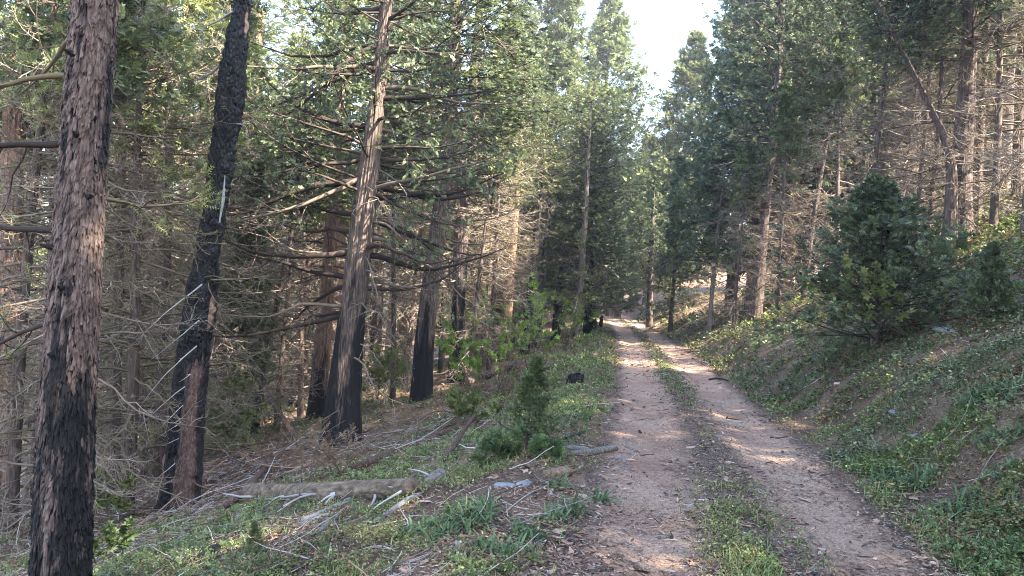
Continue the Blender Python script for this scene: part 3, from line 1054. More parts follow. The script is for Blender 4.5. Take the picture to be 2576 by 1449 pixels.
cr4 = mb.build('crown', [M['darktwig'], M['crown_leaf']], root)
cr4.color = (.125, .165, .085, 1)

# --- other trunks that one can tell apart
MID = [
 # pts, depth, seed, bark, label, top, char_h, limb range, n dead, live z, crown material, leaf
 ([(1060, 1008, 52), (1068, 850, 46), (1085, 700, 42), (1105, 560, 40), (1122, 400, 38), (1132, 250, 34), (1142, 100, 30), (1150, -20, 26)], 0, 31, 'cedarbark', 'tall grey-barked cedar leaning right with a charred foot, second behind the log', 21, 2.2, (3, 10), 46, 6.5, 'cedar_leaf', 3.0),
 ([(1148, 958, 40), (1152, 800, 34), (1160, 600, 34), (1172, 400, 32), (1192, 230, 28), (1204, 60, 22)], 0, 32, 'darkbark', 'dark upright trunk with a black burnt base just right of the leaning grey cedar', 22, 3.6, (3, 12), 40, 8, 'dark_leaf', 2.8),
 ([(795, 1050, 46), (808, 900, 40), (820, 780, 36), (832, 600, 32), (842, 450, 28), (852, 300, 24)], 0, 33, 'redbark', 'reddish cedar trunk with black foot standing close behind the big cedar', 20, 1.6, (3, 9), 30, 6, 'cedar_leaf', 2.6),
 ([(838, 960, 30), (848, 800, 28), (858, 600, 26), (866, 450, 22)], 27, 34, 'redbark', 'narrow sunlit orange trunk squeezed between two cedars', 21, 1.0, (4, 9), 16, 8, 'yel_leaf', 2.2),
 ([(572, 900, 46), (582, 780, 42), (592, 650, 42), (605, 480, 40), (622, 300, 36), (640, 150, 32), (656, 0, 28)], 25, 35, 'redbark', 'sunlit orange-brown trunk rising just right of the black snag', 25, .8, (6, 12), 26, 8, 'cedar_leaf', 2.8),
 ([(660, 900, 20), (672, 780, 19), (686, 680, 18), (700, 560, 16)], 28, 36, 'palebark', 'thin pale sunlit trunk in the twigs between snag and big cedar', 15, .5, (3, 8), 22, 7, 'yel_leaf', 1.8),
 ([(636, 1098, 20), (655, 990, 18), (676, 870, 17), (694, 780, 15), (722, 640, 12)], 0, 37, 'darkbark', 'slim dark trunk leaning right above the brush pile', 10, 1.0, (1.5, 6), 26, 5.5, 'fir_leaf', 1.4),
 ([(942, 980, 32), (945, 900, 28), (948, 800, 27), (955, 650, 24)], 30, 38, 'darkbark', 'dark charred trunk in the gap right of the big cedar', 19, 2.6, (3, 8), 24, 6, 'dark_leaf', 2.4),
 ([(1110, 955, 18), (1112, 880, 17), (1120, 700, 14)], 31, 39, 'darkbark', 'slim charred trunk left of the black-footed dark one', 13, 4, (3, 8), 20, 6, 'dark_leaf', 1.8),
 ([(1262, 935, 30), (1270, 850, 28), (1278, 760, 26), (1290, 600, 22)], 29, 40, 'redbark', 'red-brown trunk behind the leafy shrub, left of two black poles', 12, 1.2, (4, 9), 24, 6.5, 'cedar_leaf', 1.7),
 ([(1318, 905, 24), (1326, 820, 22), (1340, 680, 19), (1352, 560, 16)], 31, 41, 'darkbark', 'black burnt pole, left one of the leaning pair beside the shrub', 11, 6, (4, 9), 18, 7, 'cedar_leaf', 1.8),
 ([(1345, 890, 18), (1354, 800, 17), (1366, 680, 14), (1378, 560, 12)], 33, 42, 'darkbark', 'black burnt pole, right one of the leaning pair beside the shrub', 10.5, 6, (4, 9), 14, 7, 'dark_leaf', 1.6),
 ([(1392, 860, 14), (1398, 790, 13), (1410, 690, 11)], 35, 43, 'darkbark', 'short slim black pole between the leaning pair and the road edge', 9, 5, (4, 8), 14, 6.5, 'dark_leaf', 1.2),
 ([(1452, 812, 18), (1458, 740, 17), (1466, 640, 15), (1474, 500, 13)], 33, 44, 'palebark', 'grey trunk of the dark dense conifer at the left road edge', 11.5, .6, (1.5, 4), 22, 1.8, 'cedar_leaf', 3.0),
 ([(1478, 800, 19), (1481, 740, 18), (1485, 690, 16)], 37, 45, 'darkbark', 'charred black trunk right beside the left road edge', 6.5, 5, (2, 5), 10, 4.5, 'dark_leaf', 1.5),
 ([(1530, 742, 10), (1533, 690, 10), (1538, 600, 9)], 66, 46, 'redbark', 'thin trunk left of the red one beyond the road bend', 15, .5, (6, 9), 10, 7.5, 'yel_leaf', 2.6),
 ([(1556, 738, 15), (1558, 690, 14), (1562, 600, 13)], 64, 47, 'redbark', 'red-brown sunlit trunk standing beyond the road bend', 16, .3, (6, 9), 10, 7, 'yel_leaf', 2.6),
 ([(1634, 780, 16), (1636, 700, 15), (1640, 600, 13)], 47, 48, 'darkbark', 'dark fir with drooping lower limbs on the right of the road bend', 9.5, .5, (2, 6), 26, 2.2, 'dark_leaf', 2.3),
 ([(1905, 735, 32), (1912, 660, 27), (1922, 560, 24), (1936, 430, 20), (1950, 280, 17), (1962, 120, 14)], 28, 49, 'darkbark', 'dark leaning trunk with bare grey limbs at the foot of the right bank', 17, .4, (1.2, 7), 52, 5.0, 'dark_leaf', 3.0),
 ([(1788, 775, 10), (1794, 700, 10), (1802, 620, 9)], 33, 50, 'palebark', 'very thin sunlit stem low on the right bank', 8, .3, (1, 5), 22, 4, 'dark_leaf', 1.6),
 ([(1982, 700, 26), (1990, 600, 24), (1998, 480, 22), (2004, 380, 18)], 31, 51, 'redbark', 'reddish trunk half hidden behind the dark leaning one on the right', 18, .3, (2, 8), 30, 6, 'cedar_leaf', 2.9),
 ([(2030, 680, 13), (2040, 600, 12), (2055, 500, 11), (2072, 400, 9)], 26, 52, 'darkbark', 'thin leaning stem left of the dense young conifer', 11, .3, (1, 6), 34, 5, 'dark_leaf', 1.9),
 ([(2095, 640, 34), (2104, 560, 32), (2112, 440, 28), (2118, 300, 24)], 30, 53, 'darkbark', 'dim trunk in the shade behind the dense young conifer', 19, .4, (2, 8), 34, 5.5, 'cedar_leaf', 3.0),
 ([(2412, 606, 66), (2415, 520, 52), (2420, 420, 44), (2428, 280, 40), (2436, 150, 36), (2442, 20, 32)], 20, 54, 'darkbark', 'massive dark ridged trunk high on the right slope', 20, .6, (1.0, 8), 46, 5.0, 'dark_leaf', 3.3),
 ([(2388, 612, 36), (2392, 520, 30), (2396, 430, 24), (2380, 350, 19), (2340, 270, 16), (2300, 190, 13)], 19.4, 55, 'darkbark', 'forked trunk crooking left in front of the massive one', 9.5, .4, (1.0, 4), 22, 5.0, 'dark_leaf', 2.0),
 ([(2456, 566, 22), (2460, 480, 19), (2466, 350, 17), (2474, 200, 15), (2484, 40, 13)], 22, 56, 'darkbark', 'slim straight trunk just right of the massive one', 17, .4, (2, 9), 26, 6.5, 'dark_leaf', 2.1),
 ([(2556, 560, 26), (2560, 420, 24), (2566, 250, 22), (2572, 80, 20)], 21, 57, 'darkbark', 'dim trunk at the right edge with drooping grey branches', 18, .3, (2, 9), 50, 6.5, 'dark_leaf', 2.6),
 ([(8, 1050, 64), (14, 800, 58), (24, 550, 52), (36, 300, 46), (46, 100, 42)], 14, 58, 'redbark', 'reddish trunk at the left edge tangled in bare limbs', 18, .9, (1.5, 9), 40, 7.5, 'cedar_leaf', 2.6),
]
def crown_mesh(seed, kind, prof):
    rng = np.random.default_rng(seed)
    ax = Axis([(0, 0, 0), (0, 0, 10)], [.12, .01])
    nl = 125
    zs = 9.9 * np.sort(rng.random(nl) ** .9)
    t = zs / 10
    B = limbs(rng, ax, zs, np.arange(nl) * 2.399, 2.6 * prof(t) * rng.uniform(.5, 1.2, nl) + .1, rng.uniform(-.15, .25, nl) + .5 * t, -.7, 1.0, n1=7, k2=7, k3=3)
    mb = MB()
    wood(mb, rng, *B, mat=0, base=.4, k=3)
    leaves(mb, rng, B[2], B[4], 3, 6, kind, .125, .6, .4, mat=1)
    o = mb.build('crown', [M['darktwig'], M['crown_leaf']])
    me = o.data
    bpy.data.objects.remove(o)
    return me


CROWNS = [crown_mesh(201, 'cedar', cone), crown_mesh(202, 'cedar', ragged_top), crown_mesh(203, 'fir', ragged_top)]
for pts, d, seed, bark, label, top, chh, (za, zb), nd, live, lm, Lm in MID:
    rng = np.random.default_rng(seed)
    if d == 0:
        d = depth_at(*pts[0][:2])
    fine = d < 26
    top = max(min(top, .41 * d + 4.0), live + 3)
    root, ax, tr = hero('conifer_tree', pts, d, seed, 'cedar', bark, label, top=top, nu=72 if fine else 36, step=.08 if fine else .15, flare=.32, flare_h=.45, char_h=chh, char_n=.45)
    zs = np.sort(rng.uniform(za, zb, nd))
    L = rng.uniform(.5, 1.0, nd) * Lm * .95
    wm = 'twig' if seed % 3 else 'darktwig'
    B1 = limbs(rng, ax, zs, rng.uniform(0, 2 * PI, nd), L, rng.uniform(-.35, .3, nd), -1.2, 1.3, k2=8, k3=5, l2=.5, l3=.5, wob=.12, wob3=.2, g2=(-1.1, .9))
    mb = MB()
    wood(mb, rng, *B1, base=.5, k=4)
    mb.build('dead_branchwork', M[wm], root)
    cm = CROWNS[(seed * 7) % len(CROWNS)]
    cr = bpy.data.objects.new('crown', cm)
    COL.objects.link(cr)
    cr.parent = root
    cx_, cy_ = ax.pos(np.array([live]))[0][:2]
    tx_, ty_ = ax.pos(np.array([top * .98]))[0][:2]
    hh = top - live
    cr.matrix_basis = Matrix(((Lm / 2.6, 0, (tx_ - cx_) / 10, cx_), (0, Lm / 2.6, (ty_ - cy_) / 10, cy_), (0, 0, hh / 10, live), (0, 0, 0, 1))) @ Matrix.Rotation(seed * 1.7, 4, 'Z')
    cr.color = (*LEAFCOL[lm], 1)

# ------------------------------------------------------------------ whole trees placed around
R_ = math.radians
PLANTS = [
 # proto, px, py, depth, scale, rz, label, leaf material, group
 ('coneC', 1503, 760, 58, 1.75, 1.2, 'tall pointed cedar with sunlit right side under the sky gap', 'cedar_leaf', 1.5),
 ('coneA', 1440, 760, 60, .62, 2.2, 'small pointed conifer just left of the tallest one below the sky gap', 'cedar_leaf'),
 ('coneC', 1690, 760, 60, 1.5, 4.0, 'pointed sunlit conifer on the right side of the sky gap', 'yel_leaf', 1.33),
 ('coneA', 1352, 790, 48, 1.55, 2.0, 'conifer forming the left shoulder of the sky gap', 'cedar_leaf'),
 ('coneB', 1622, 760, 74, 1.15, 3.0, 'low far conifer at the bottom of the sky gap', 'cedar_leaf'),
 ('fir', 1690, 770, 42, .72, 1.0, 'short dark fir on the right of the road bend', 'dark_leaf'),
 ('coneC', 1455, 790, 37, .82, 2.7, 'dense pointed green conifer beside the left road edge', 'cedar_leaf', .68),
 ('coneB', 1408, 800, 41, .62, 1.7, 'short full green conifer left of the dense pointed one', 'cedar_leaf'),
 ('coneB', 2010, 700, 33, .72, .9, 'low dark conifer filling the gap behind the dark leaning trunk', 'dark_leaf'),
 ('coneB', 2150, 660, 30, .70, 1.9, 'low dark conifer behind the left side of the young conifer', 'dark_leaf'),
 ('coneA', 2300, 620, 29, .72, 2.9, 'low dark conifer between young conifer and forked trunk', 'dark_leaf'),
 ('coneB', 2500, 560, 30, .72, 3.9, 'low dark conifer behind the slim straight trunk', 'dark_leaf'),
 ('coneC', 1838, 740, 36, 1.1, 5.0, 'dense dark conifer at the left end of the right-hand stand', 'dark_leaf'),
 ('coneA', 1890, 740, 33, 1.25, .9, 'tall blue-green conifer of the right-hand stand whose top leaves the frame', 'dark_leaf'),
 ('tallA', 1900, 720, 40, 1.0, 1.5, 'tall conifer rising behind the dark leaning trunk', 'cedar_leaf'),
 ('coneB', 1960, 700, 36, 1.35, 2.5, 'broad pale green conifer in the middle of the right-hand stand', 'cedar_leaf'),
 ('coneA', 2090, 660, 34, 1.3, 3.3, 'light green conifer above the dense young one', 'cedar_leaf'),
 ('tallB', 2290, 620, 28, .9, 5.2, 'bare-legged conifer left of the massive slope trunk', 'cedar_leaf'),
 ('coneA', 2330, 610, 38, 1.3, .2, 'background conifer behind the forked trunk', 'cedar_leaf'),
 ('tallB', 2520, 560, 27, .9, 1.1, 'twiggy conifer between slim trunk and right edge', 'yel_leaf'),
 ('tangleA', 2250, 640, 24, 1.0, 2.0, 'bare twiggy young tree behind the dense young conifer', None),
 ('tangleB', 2330, 630, 21, .9, 3.0, 'bare twiggy young tree in the shade left of the massive trunk', None),
 ('tangleA', 1850, 745, 27, .8, 4.0, 'low bare twiggy tree at the foot of the right bank trees', None),
 ('tangleB', 1960, 720, 26, .75, 5.0, 'bare twiggy tree beside the dark leaning trunk on the right', None),
 ('coneB', 1215, 850, 36, 1.1, .6, 'dense green conifer behind the leafy shrub', 'dark_leaf'),
 ('coneA', 1250, 820, 42, 1.1, 1.9, 'dense green conifer left of the dark cone-shaped cedar', 'cedar_leaf'),
 ('fir', 1200, 900, 38, 1.2, 2.9, 'dark fir in the gap behind the upright black-based trunk', 'dark_leaf'),
 ('coneA', 1265, 800, 60, 1.5, 3.9, 'tall conifer at the left shoulder of the sky gap', 'cedar_leaf'),
 ('tallB', 1260, 820, 48, 1.1, 4.9, 'tall conifer behind the pair of black poles', 'cedar_leaf'),
 ('fir', 590, 980, 18, .50, .4, 'dark green fir right behind the black snag', 'fir_leaf'),
 ('fir', 330, 1080, 18, .62, 1.4, 'dark fir with low drooping branches between near trunk and snag', 'fir_leaf'),
 ('fir', 520, 850, 26, 1.3, 2.4, 'large dark fir behind the black snag', 'fir_leaf'),
 ('mossA', 330, 1150, 10.5, .95, 3.4, 'lichen-covered twiggy tree right of the near trunk', 'yel_leaf'),
 ('tangleB', 400, 1150, 13, 1.05, 4.4, 'twiggy tree with drooping mossy needles left of the snag', 'yel_leaf'),
 ('tangleB', 290, 1180, 12, 1.0, 5.4, 'bare grey tangled tree low behind the near trunk', None),
 ('tangleA', 370, 1100, 14.5, 1.0, .1, 'bare grey twiggy tree just left of the snag', None),
 ('tangleB', 40, 1150, 10.5, .9, 1.2, 'mess of bare limbs at the left edge', None),
 ('tangleA', 80, 1150, 12.5, 1.1, 2.6, 'twiggy tree left of the near trunk', None),
 ('tangleA', 0, 1150, 15, 1.1, 3.6, 'bare twiggy tree far left behind the edge trunk', None),
 ('tangleA', 700, 1010, 19, .9, 4.6, 'bare twiggy tree left of the reddish cedar', None),
 ('tangleB', 760, 1000, 24, 1.0, 5.6, 'bare twiggy tree behind the reddish cedar', None),
 ('tangleA', 990, 980, 21, 1.0, .8, 'bare grey tree between big cedar and leaning grey cedar', None),
 ('tangleB', 1020, 960, 26, 1.1, 1.8, 'bare twiggy tree behind the leaning grey cedar', None),
 ('tangleB', 1230, 930, 26, 1.0, 2.8, 'bare grey tree right of the upright dark trunk', None),
 ('tangleA', 1180, 950, 24, 1.05, 3.8, 'bare curly-twigged tree between the two dark-footed trunks', None),
 ('tangleA', 180, 1150, 9.5, .9, 2.1, 'thin bare tree directly behind the near trunk', None),
 ('tangleB', 460, 1080, 16, 1.0, 2.3, 'bare twiggy tree right behind the black snag', None),
 ('tangleA', 320, 1050, 17, 1.1, 3.1, 'bare twiggy tree deep in the tangle left of the snag', None),
 ('tangleB', 120, 1050, 16, 1.15, 4.1, 'bare twiggy tree deep in the tangle behind the near trunk', None),
 ('tangleA', 520, 1000, 20, 1.0, 5.1, 'bare twiggy tree in front of the big dark fir', None),
 ('tangleB', 620, 1000, 21, 1.0, .3, 'bare twiggy tree by the sunlit orange trunk', None),
 ('tangleB', 2180, 650, 21, 1.0, .7, 'bare grey tree right behind the top of the dense young conifer', None),
 ('tangleA', 2300, 620, 23, 1.1, 1.7, 'bare grey tree in the dim gap left of the forked trunk', None),
 ('tangleB', 2500, 570, 19, 1.0, 2.7, 'bare grey tree right of the slim straight trunk', None),
 ('tangleA', 2580, 560, 17, 1.1, 3.7, 'bare grey tree at the right edge', None),
 ('tangleA', 2110, 670, 25, 1.0, 4.7, 'bare grey tree behind the left side of the dense young conifer', None),
 ('fir', 2420, 590, 32, 1.2, 4.7, 'dark fir behind the massive slope trunk', 'dark_leaf'),
 ('fir', 2540, 560, 30, 1.2, 5.7, 'dark fir near the right edge', 'dark_leaf'),
 ('tallA', 745, 950, 32, .95, 4.8, 'tall conifer seen between snag and big cedar', 'yel_leaf'),
 ('tallB', 430, 950, 30, .95, 5.8, 'tall conifer behind the twigs left of the snag', 'cedar_leaf'),
 ('tallA', 1010, 900, 36, .9, .5, 'tall conifer behind the gap right of the big cedar', 'cedar_leaf'),
]
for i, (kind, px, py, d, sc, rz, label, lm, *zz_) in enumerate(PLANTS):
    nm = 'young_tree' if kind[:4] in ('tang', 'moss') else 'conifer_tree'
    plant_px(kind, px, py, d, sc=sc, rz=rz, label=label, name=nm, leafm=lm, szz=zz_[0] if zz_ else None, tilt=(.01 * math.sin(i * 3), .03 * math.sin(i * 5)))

# forest further off: left valley side, behind the bend, right slope
rng = np.random.default_rng(7)
taken = []


KW = {'coneA': 'cone-shaped', 'coneB': 'column-shaped', 'coneC': 'broad cone-shaped', 'fir': 'tiered', 'tallA': 'long-trunked reddish-barked', 'tallB': 'long-trunked grey-barked',
      'tangleA': 'bare twiggy', 'tangleB': 'bare tangled', 'mossA': 'lichen-hung', 'pole': 'scorched slim'}
LW = {'yel_leaf': 'yellow-green', 'cedar_leaf': 'mid-green', 'dark_leaf': 'dark', 'fir_leaf': 'deep green'}
ZONES = [(60, 'at the left edge'), (260, 'behind the near trunk'), (430, 'between near trunk and snag'), (620, 'behind the snag'), (760, 'left of the big cedar'), (900, 'behind the big cedar'),
         (1050, 'right of the big cedar'), (1180, 'behind the leaning grey cedar'), (1330, 'behind the leafy shrub'), (1480, 'left of the far road'), (1620, 'over the road end'), (1800, 'right of the road end'),
         (1960, 'behind the dark leaning trunk'), (2150, 'left of the young conifer'), (2330, 'above the young conifer'), (2480, 'behind the massive trunk'), (9999, 'at the right edge')]


def scatter_trees(n, pxr, dr, kinds, scr, label, group, lms, maxtop=None):
    c = 0
    tries = 0
    while c < n and tries < 4000:
        tries += 1
        px = rng.uniform(*pxr)
        d = math.sqrt(rng.uniform(dr[0] ** 2, dr[1] ** 2))
        p = pix(px, 760, d)
        s = p[0] - float(road_x(p[1]))
        if abs(s) < 3.2 or any((p[0] - a) ** 2 + (p[1] - b) ** 2 < (1.6 + d * .02) ** 2 for a, b in taken):
            continue
        sc = rng.uniform(*scr)
        taken.append((p[0], p[1]))
        k = kinds[rng.integers(len(kinds))]
        lm = lms[rng.integers(len(lms))]
        if lm is None:
            lm = {'tangleA': 'cedar_leaf'}.get(k, 'fir_leaf')
        lab = '%s %s, %s' % (KW[k] if not k.startswith('tang') or sc < 1 else 'taller ' + KW[k], LW[lm] + ' ' + label, next(z_ for l_, z_ in ZONES if px < l_))
        plant(k, p[0], p[1], sc=sc, rz=rng.uniform(0, 6.28), label=lab, group=group, leafm=lm, name='conifer_tree' if k[:4] not in ('tang', 'pole') else ('young_tree' if k[:4] == 'tang' else 'burnt_pole'),
              tilt=(rng.normal(0, .02), rng.normal(0, .03)))
        c += 1


scatter_trees(21, (-120, 1150), (28, 60), ['tallA', 'tallB', 'coneA', 'coneB', 'fir'], (.7, 1.05), 'conifer of the valley forest', 'forest trees on the left valley side', ['yel_leaf', 'cedar_leaf', 'yel_leaf'])
scatter_trees(40, (-150, 1260), (60, 120), ['coneA', 'coneB', 'fir', 'tallA'], (1.0, 1.45), 'far conifer across the valley', 'distant trees across the valley', ['yel_leaf', 'cedar_leaf'])
scatter_trees(10, (1180, 1440), (34, 60), ['tangleA', 'tangleB', 'pole', 'pole'], (.8, 1.2), 'stem in the roadside thicket', 'slim stems in the thicket left of the far road', ['dark_leaf'])
scatter_trees(6, (1270, 1450), (62, 95), ['coneA', 'fir', 'coneB'], (.6, .85), 'small far conifer', 'small far trees left of the sky gap', ['cedar_leaf', 'yel_leaf'])
scatter_trees(16, (1400, 1800), (85, 130), ['coneA', 'coneB', 'fir'], (1.0, 1.35), 'distant conifer beyond the bend', 'distant trees behind the road bend', ['cedar_leaf', 'yel_leaf'])
scatter_trees(16, (1930, 2650), (42, 78), ['coneA', 'coneB', 'tallA', 'tallB'], (1.0, 1.4), 'conifer of the upper slope forest', 'forest trees on the right slope', ['dark_leaf', 'cedar_leaf', 'yel_leaf'])
scatter_trees(14, (300, 1250), (22, 40), ['tangleA', 'tangleB', 'mossA'], (.8, 1.2), 'young tree in the brush', 'bare young trees behind the cedars', [None])
# trees beside and behind the camera that throw the foreground shade
for i, (x, y, k, sc) in enumerate([(9.5, 3, 'coneB', 1.2), (13, 8, 'coneA', 1.3), (11, -3, 'coneA', 1.2), (16, 2, 'coneB', 1.4), (8, -8, 'coneB', 1.1), (15, 12, 'coneB', 1.25),
                                   (19, 9, 'coneA', 1.4), (14, -6, 'tallA', 1.0), (19, -2, 'tallB', 1.1), (-3, -5, 'tallA', .9), (4.5, -7, 'tallB', .9), (24, 5, 'coneA', 1.4), (22, -8, 'coneB', 1.4)]):
    plant(k, x, y, sc=sc, rz=i * 1.3, label='conifer beside the track shading the near road', group='shade trees beside the near road', leafm='dark_leaf', name='conifer_tree')


# ------------------------------------------------------------------ logs, fallen branches, stones
def gpt(px, py, lift=0.0):
    p = ray_ground(px, py)
    return np.array([p[0], p[1], float(H(p[0], p[1])) + lift])


def fallen(name, pts, r0, r1, mat, label, cat, seed=0, stubs=0, kind='flaky', lifts=None, group=None, nu=18, char=None, twigs=0, step=.05, stubm='white', rough=1.0):
    """pts: pixel points on the ground"""
    rng = np.random.default_rng(seed + 500)
    P = np.array([gpt(a, b) for a, b in pts])
    k = len(P)
    rr = np.linspace(r0, r1, k)
    P[:, 2] += rr * .72
    if lifts:
        P[:, 2] += np.array(lifts)
    base = P[0].copy()
    base[2] -= rr[0]
    loc = P - base
    root = empty(name, base, label, cat, group)
    # resample, then sweep a rough tube
    seg = np.r_[0, np.cumsum(np.linalg.norm(np.diff(loc, axis=0), axis=1))]
    n = max(6, int(seg[-1] / step))
    t = np.linspace(0, seg[-1], n)
    C = np.stack([np.interp(t, seg, loc[:, i]) for i in range(3)], 1)
    C += np.stack([noise2(t * 2.2, 3 + i, seed) - .5 for i in range(3)], 1) * r0 * .5 * rough
    rad = np.interp(t, seg, rr) * (1 + .25 * rough * (noise2(t * 7, 1, seed + 2) - .5))
    rad[0] *= .75
    rad[-1] *= .6
    T = norm(np.gradient(C, axis=0))
    U = norm(np.cross(T, [[0.05, 0.02, 1.0]]))
    W = np.cross(T, U)
    a = np.linspace(0, 2 * PI, nu, endpoint=False)
    A, TT = np.meshgrid(a, t)
    rg = rad[:, None] * (1 + .16 * rough * (noise3(np.cos(A) * 3, np.sin(A) * 3, TT * 1.5, seed) - .5) + .10 * (noise3(np.cos(A) * 8, np.sin(A) * 8, TT * 6, seed + 1) - .5))
    V = C[:, None] + rg[..., None] * (np.cos(A)[..., None] * U[:, None] + np.sin(A)[..., None] * W[:, None])
    i = np.arange(n - 1)[:, None] * nu
    j = np.arange(nu)[None]
    Q = np.stack([i + j, i + (j + 1) % nu, i + nu + (j + 1) % nu, i + nu + j], -1).reshape(-1, 4)
    mb = MB()
    ch = np.zeros(V.shape[:2]) if char is None else np.full(V.shape[:2], char) + .5 * (noise3(np.cos(A) * 1.5, np.sin(A) * 1.5, TT * 2, seed + 4) - .5)
    V = V.reshape(-1, 3)
    # closed ends
    e = len(V)
    V = np.vstack([V, C[0], C[-1]])
    j = np.arange(0, nu, 2)
    q0 = np.stack([np.full(len(j), e), (j + 2) % nu, j + 1, j], -1)
    q1 = np.stack([np.full(len(j), e + 1), (n - 1) * nu + j, (n - 1) * nu + j + 1, (n - 1) * nu + (j + 2) % nu], -1)
    mb.add(V, np.vstack([Q, q0, q1]), np.clip(np.r_[ch.ravel(), ch[0, 0], ch[-1, 0]], 0, 1))
    mb.build('trunk' if name == 'fallen_log' else 'stem', M[mat], root, smooth=True)
    for q in range(stubs):
        s = rng.uniform(.05, .97)
        ii = int(s * (n - 1))
        ang = rng.uniform(-.3, PI + .3)
        dn = norm(U[ii] * math.cos(ang) + W[ii] * math.sin(ang) * .9 + T[ii] * rng.uniform(-.2, .5))
        if rng.random() < .5:
            dn = norm(np.array([-.35, -.9, -.05]) + .3 * rng.normal(0, 1, 3))
        Ls = rng.uniform(.08, .6) * (r0 / .14) ** .7
        b0 = C[ii] + dn * rad[ii] * .6
        PP = grow(rng, b0[None], dn[None], np.array([Ls]), 5, 0, -.4, .12)
        Vv, Qq = tubes(PP, np.linspace(rad[ii] * .17, rad[ii] * .05, 5)[None], 7)
        m2 = MB().add(Vv, Qq, rng.uniform(.2, .9))
        m2.build('branch_stub', M[stubm], root, smooth=True)
    if twigs:
        s = rng.uniform(.1, 1, (1, twigs))
        O, T_ = along(C[None], s)
        D = norm(T_[0] + rng.normal(0, .9, (twigs, 3)) + [0, 0, .3])
        Lt = rng.uniform(.2, .7, twigs)
        P1 = grow(rng, O[0], D, Lt, 7, .3, -.8, .15)
        P2, L2 = kids(rng, P1, Lt, 4, .2, 1, .4, 1, .5, 5, -.2, -.2, .2)
        P3, L3 = kids(rng, P2, L2, 2, .2, 1, .4, 1, .5, 4, -.2, -.2, .2)
        m2 = MB()
        wood(m2, rng, P1, Lt, P2, L2, P3, L3, base=.5, rmin=.0025)
        m2.build('side_twigs_tangle', M['twig'], root)
    return root


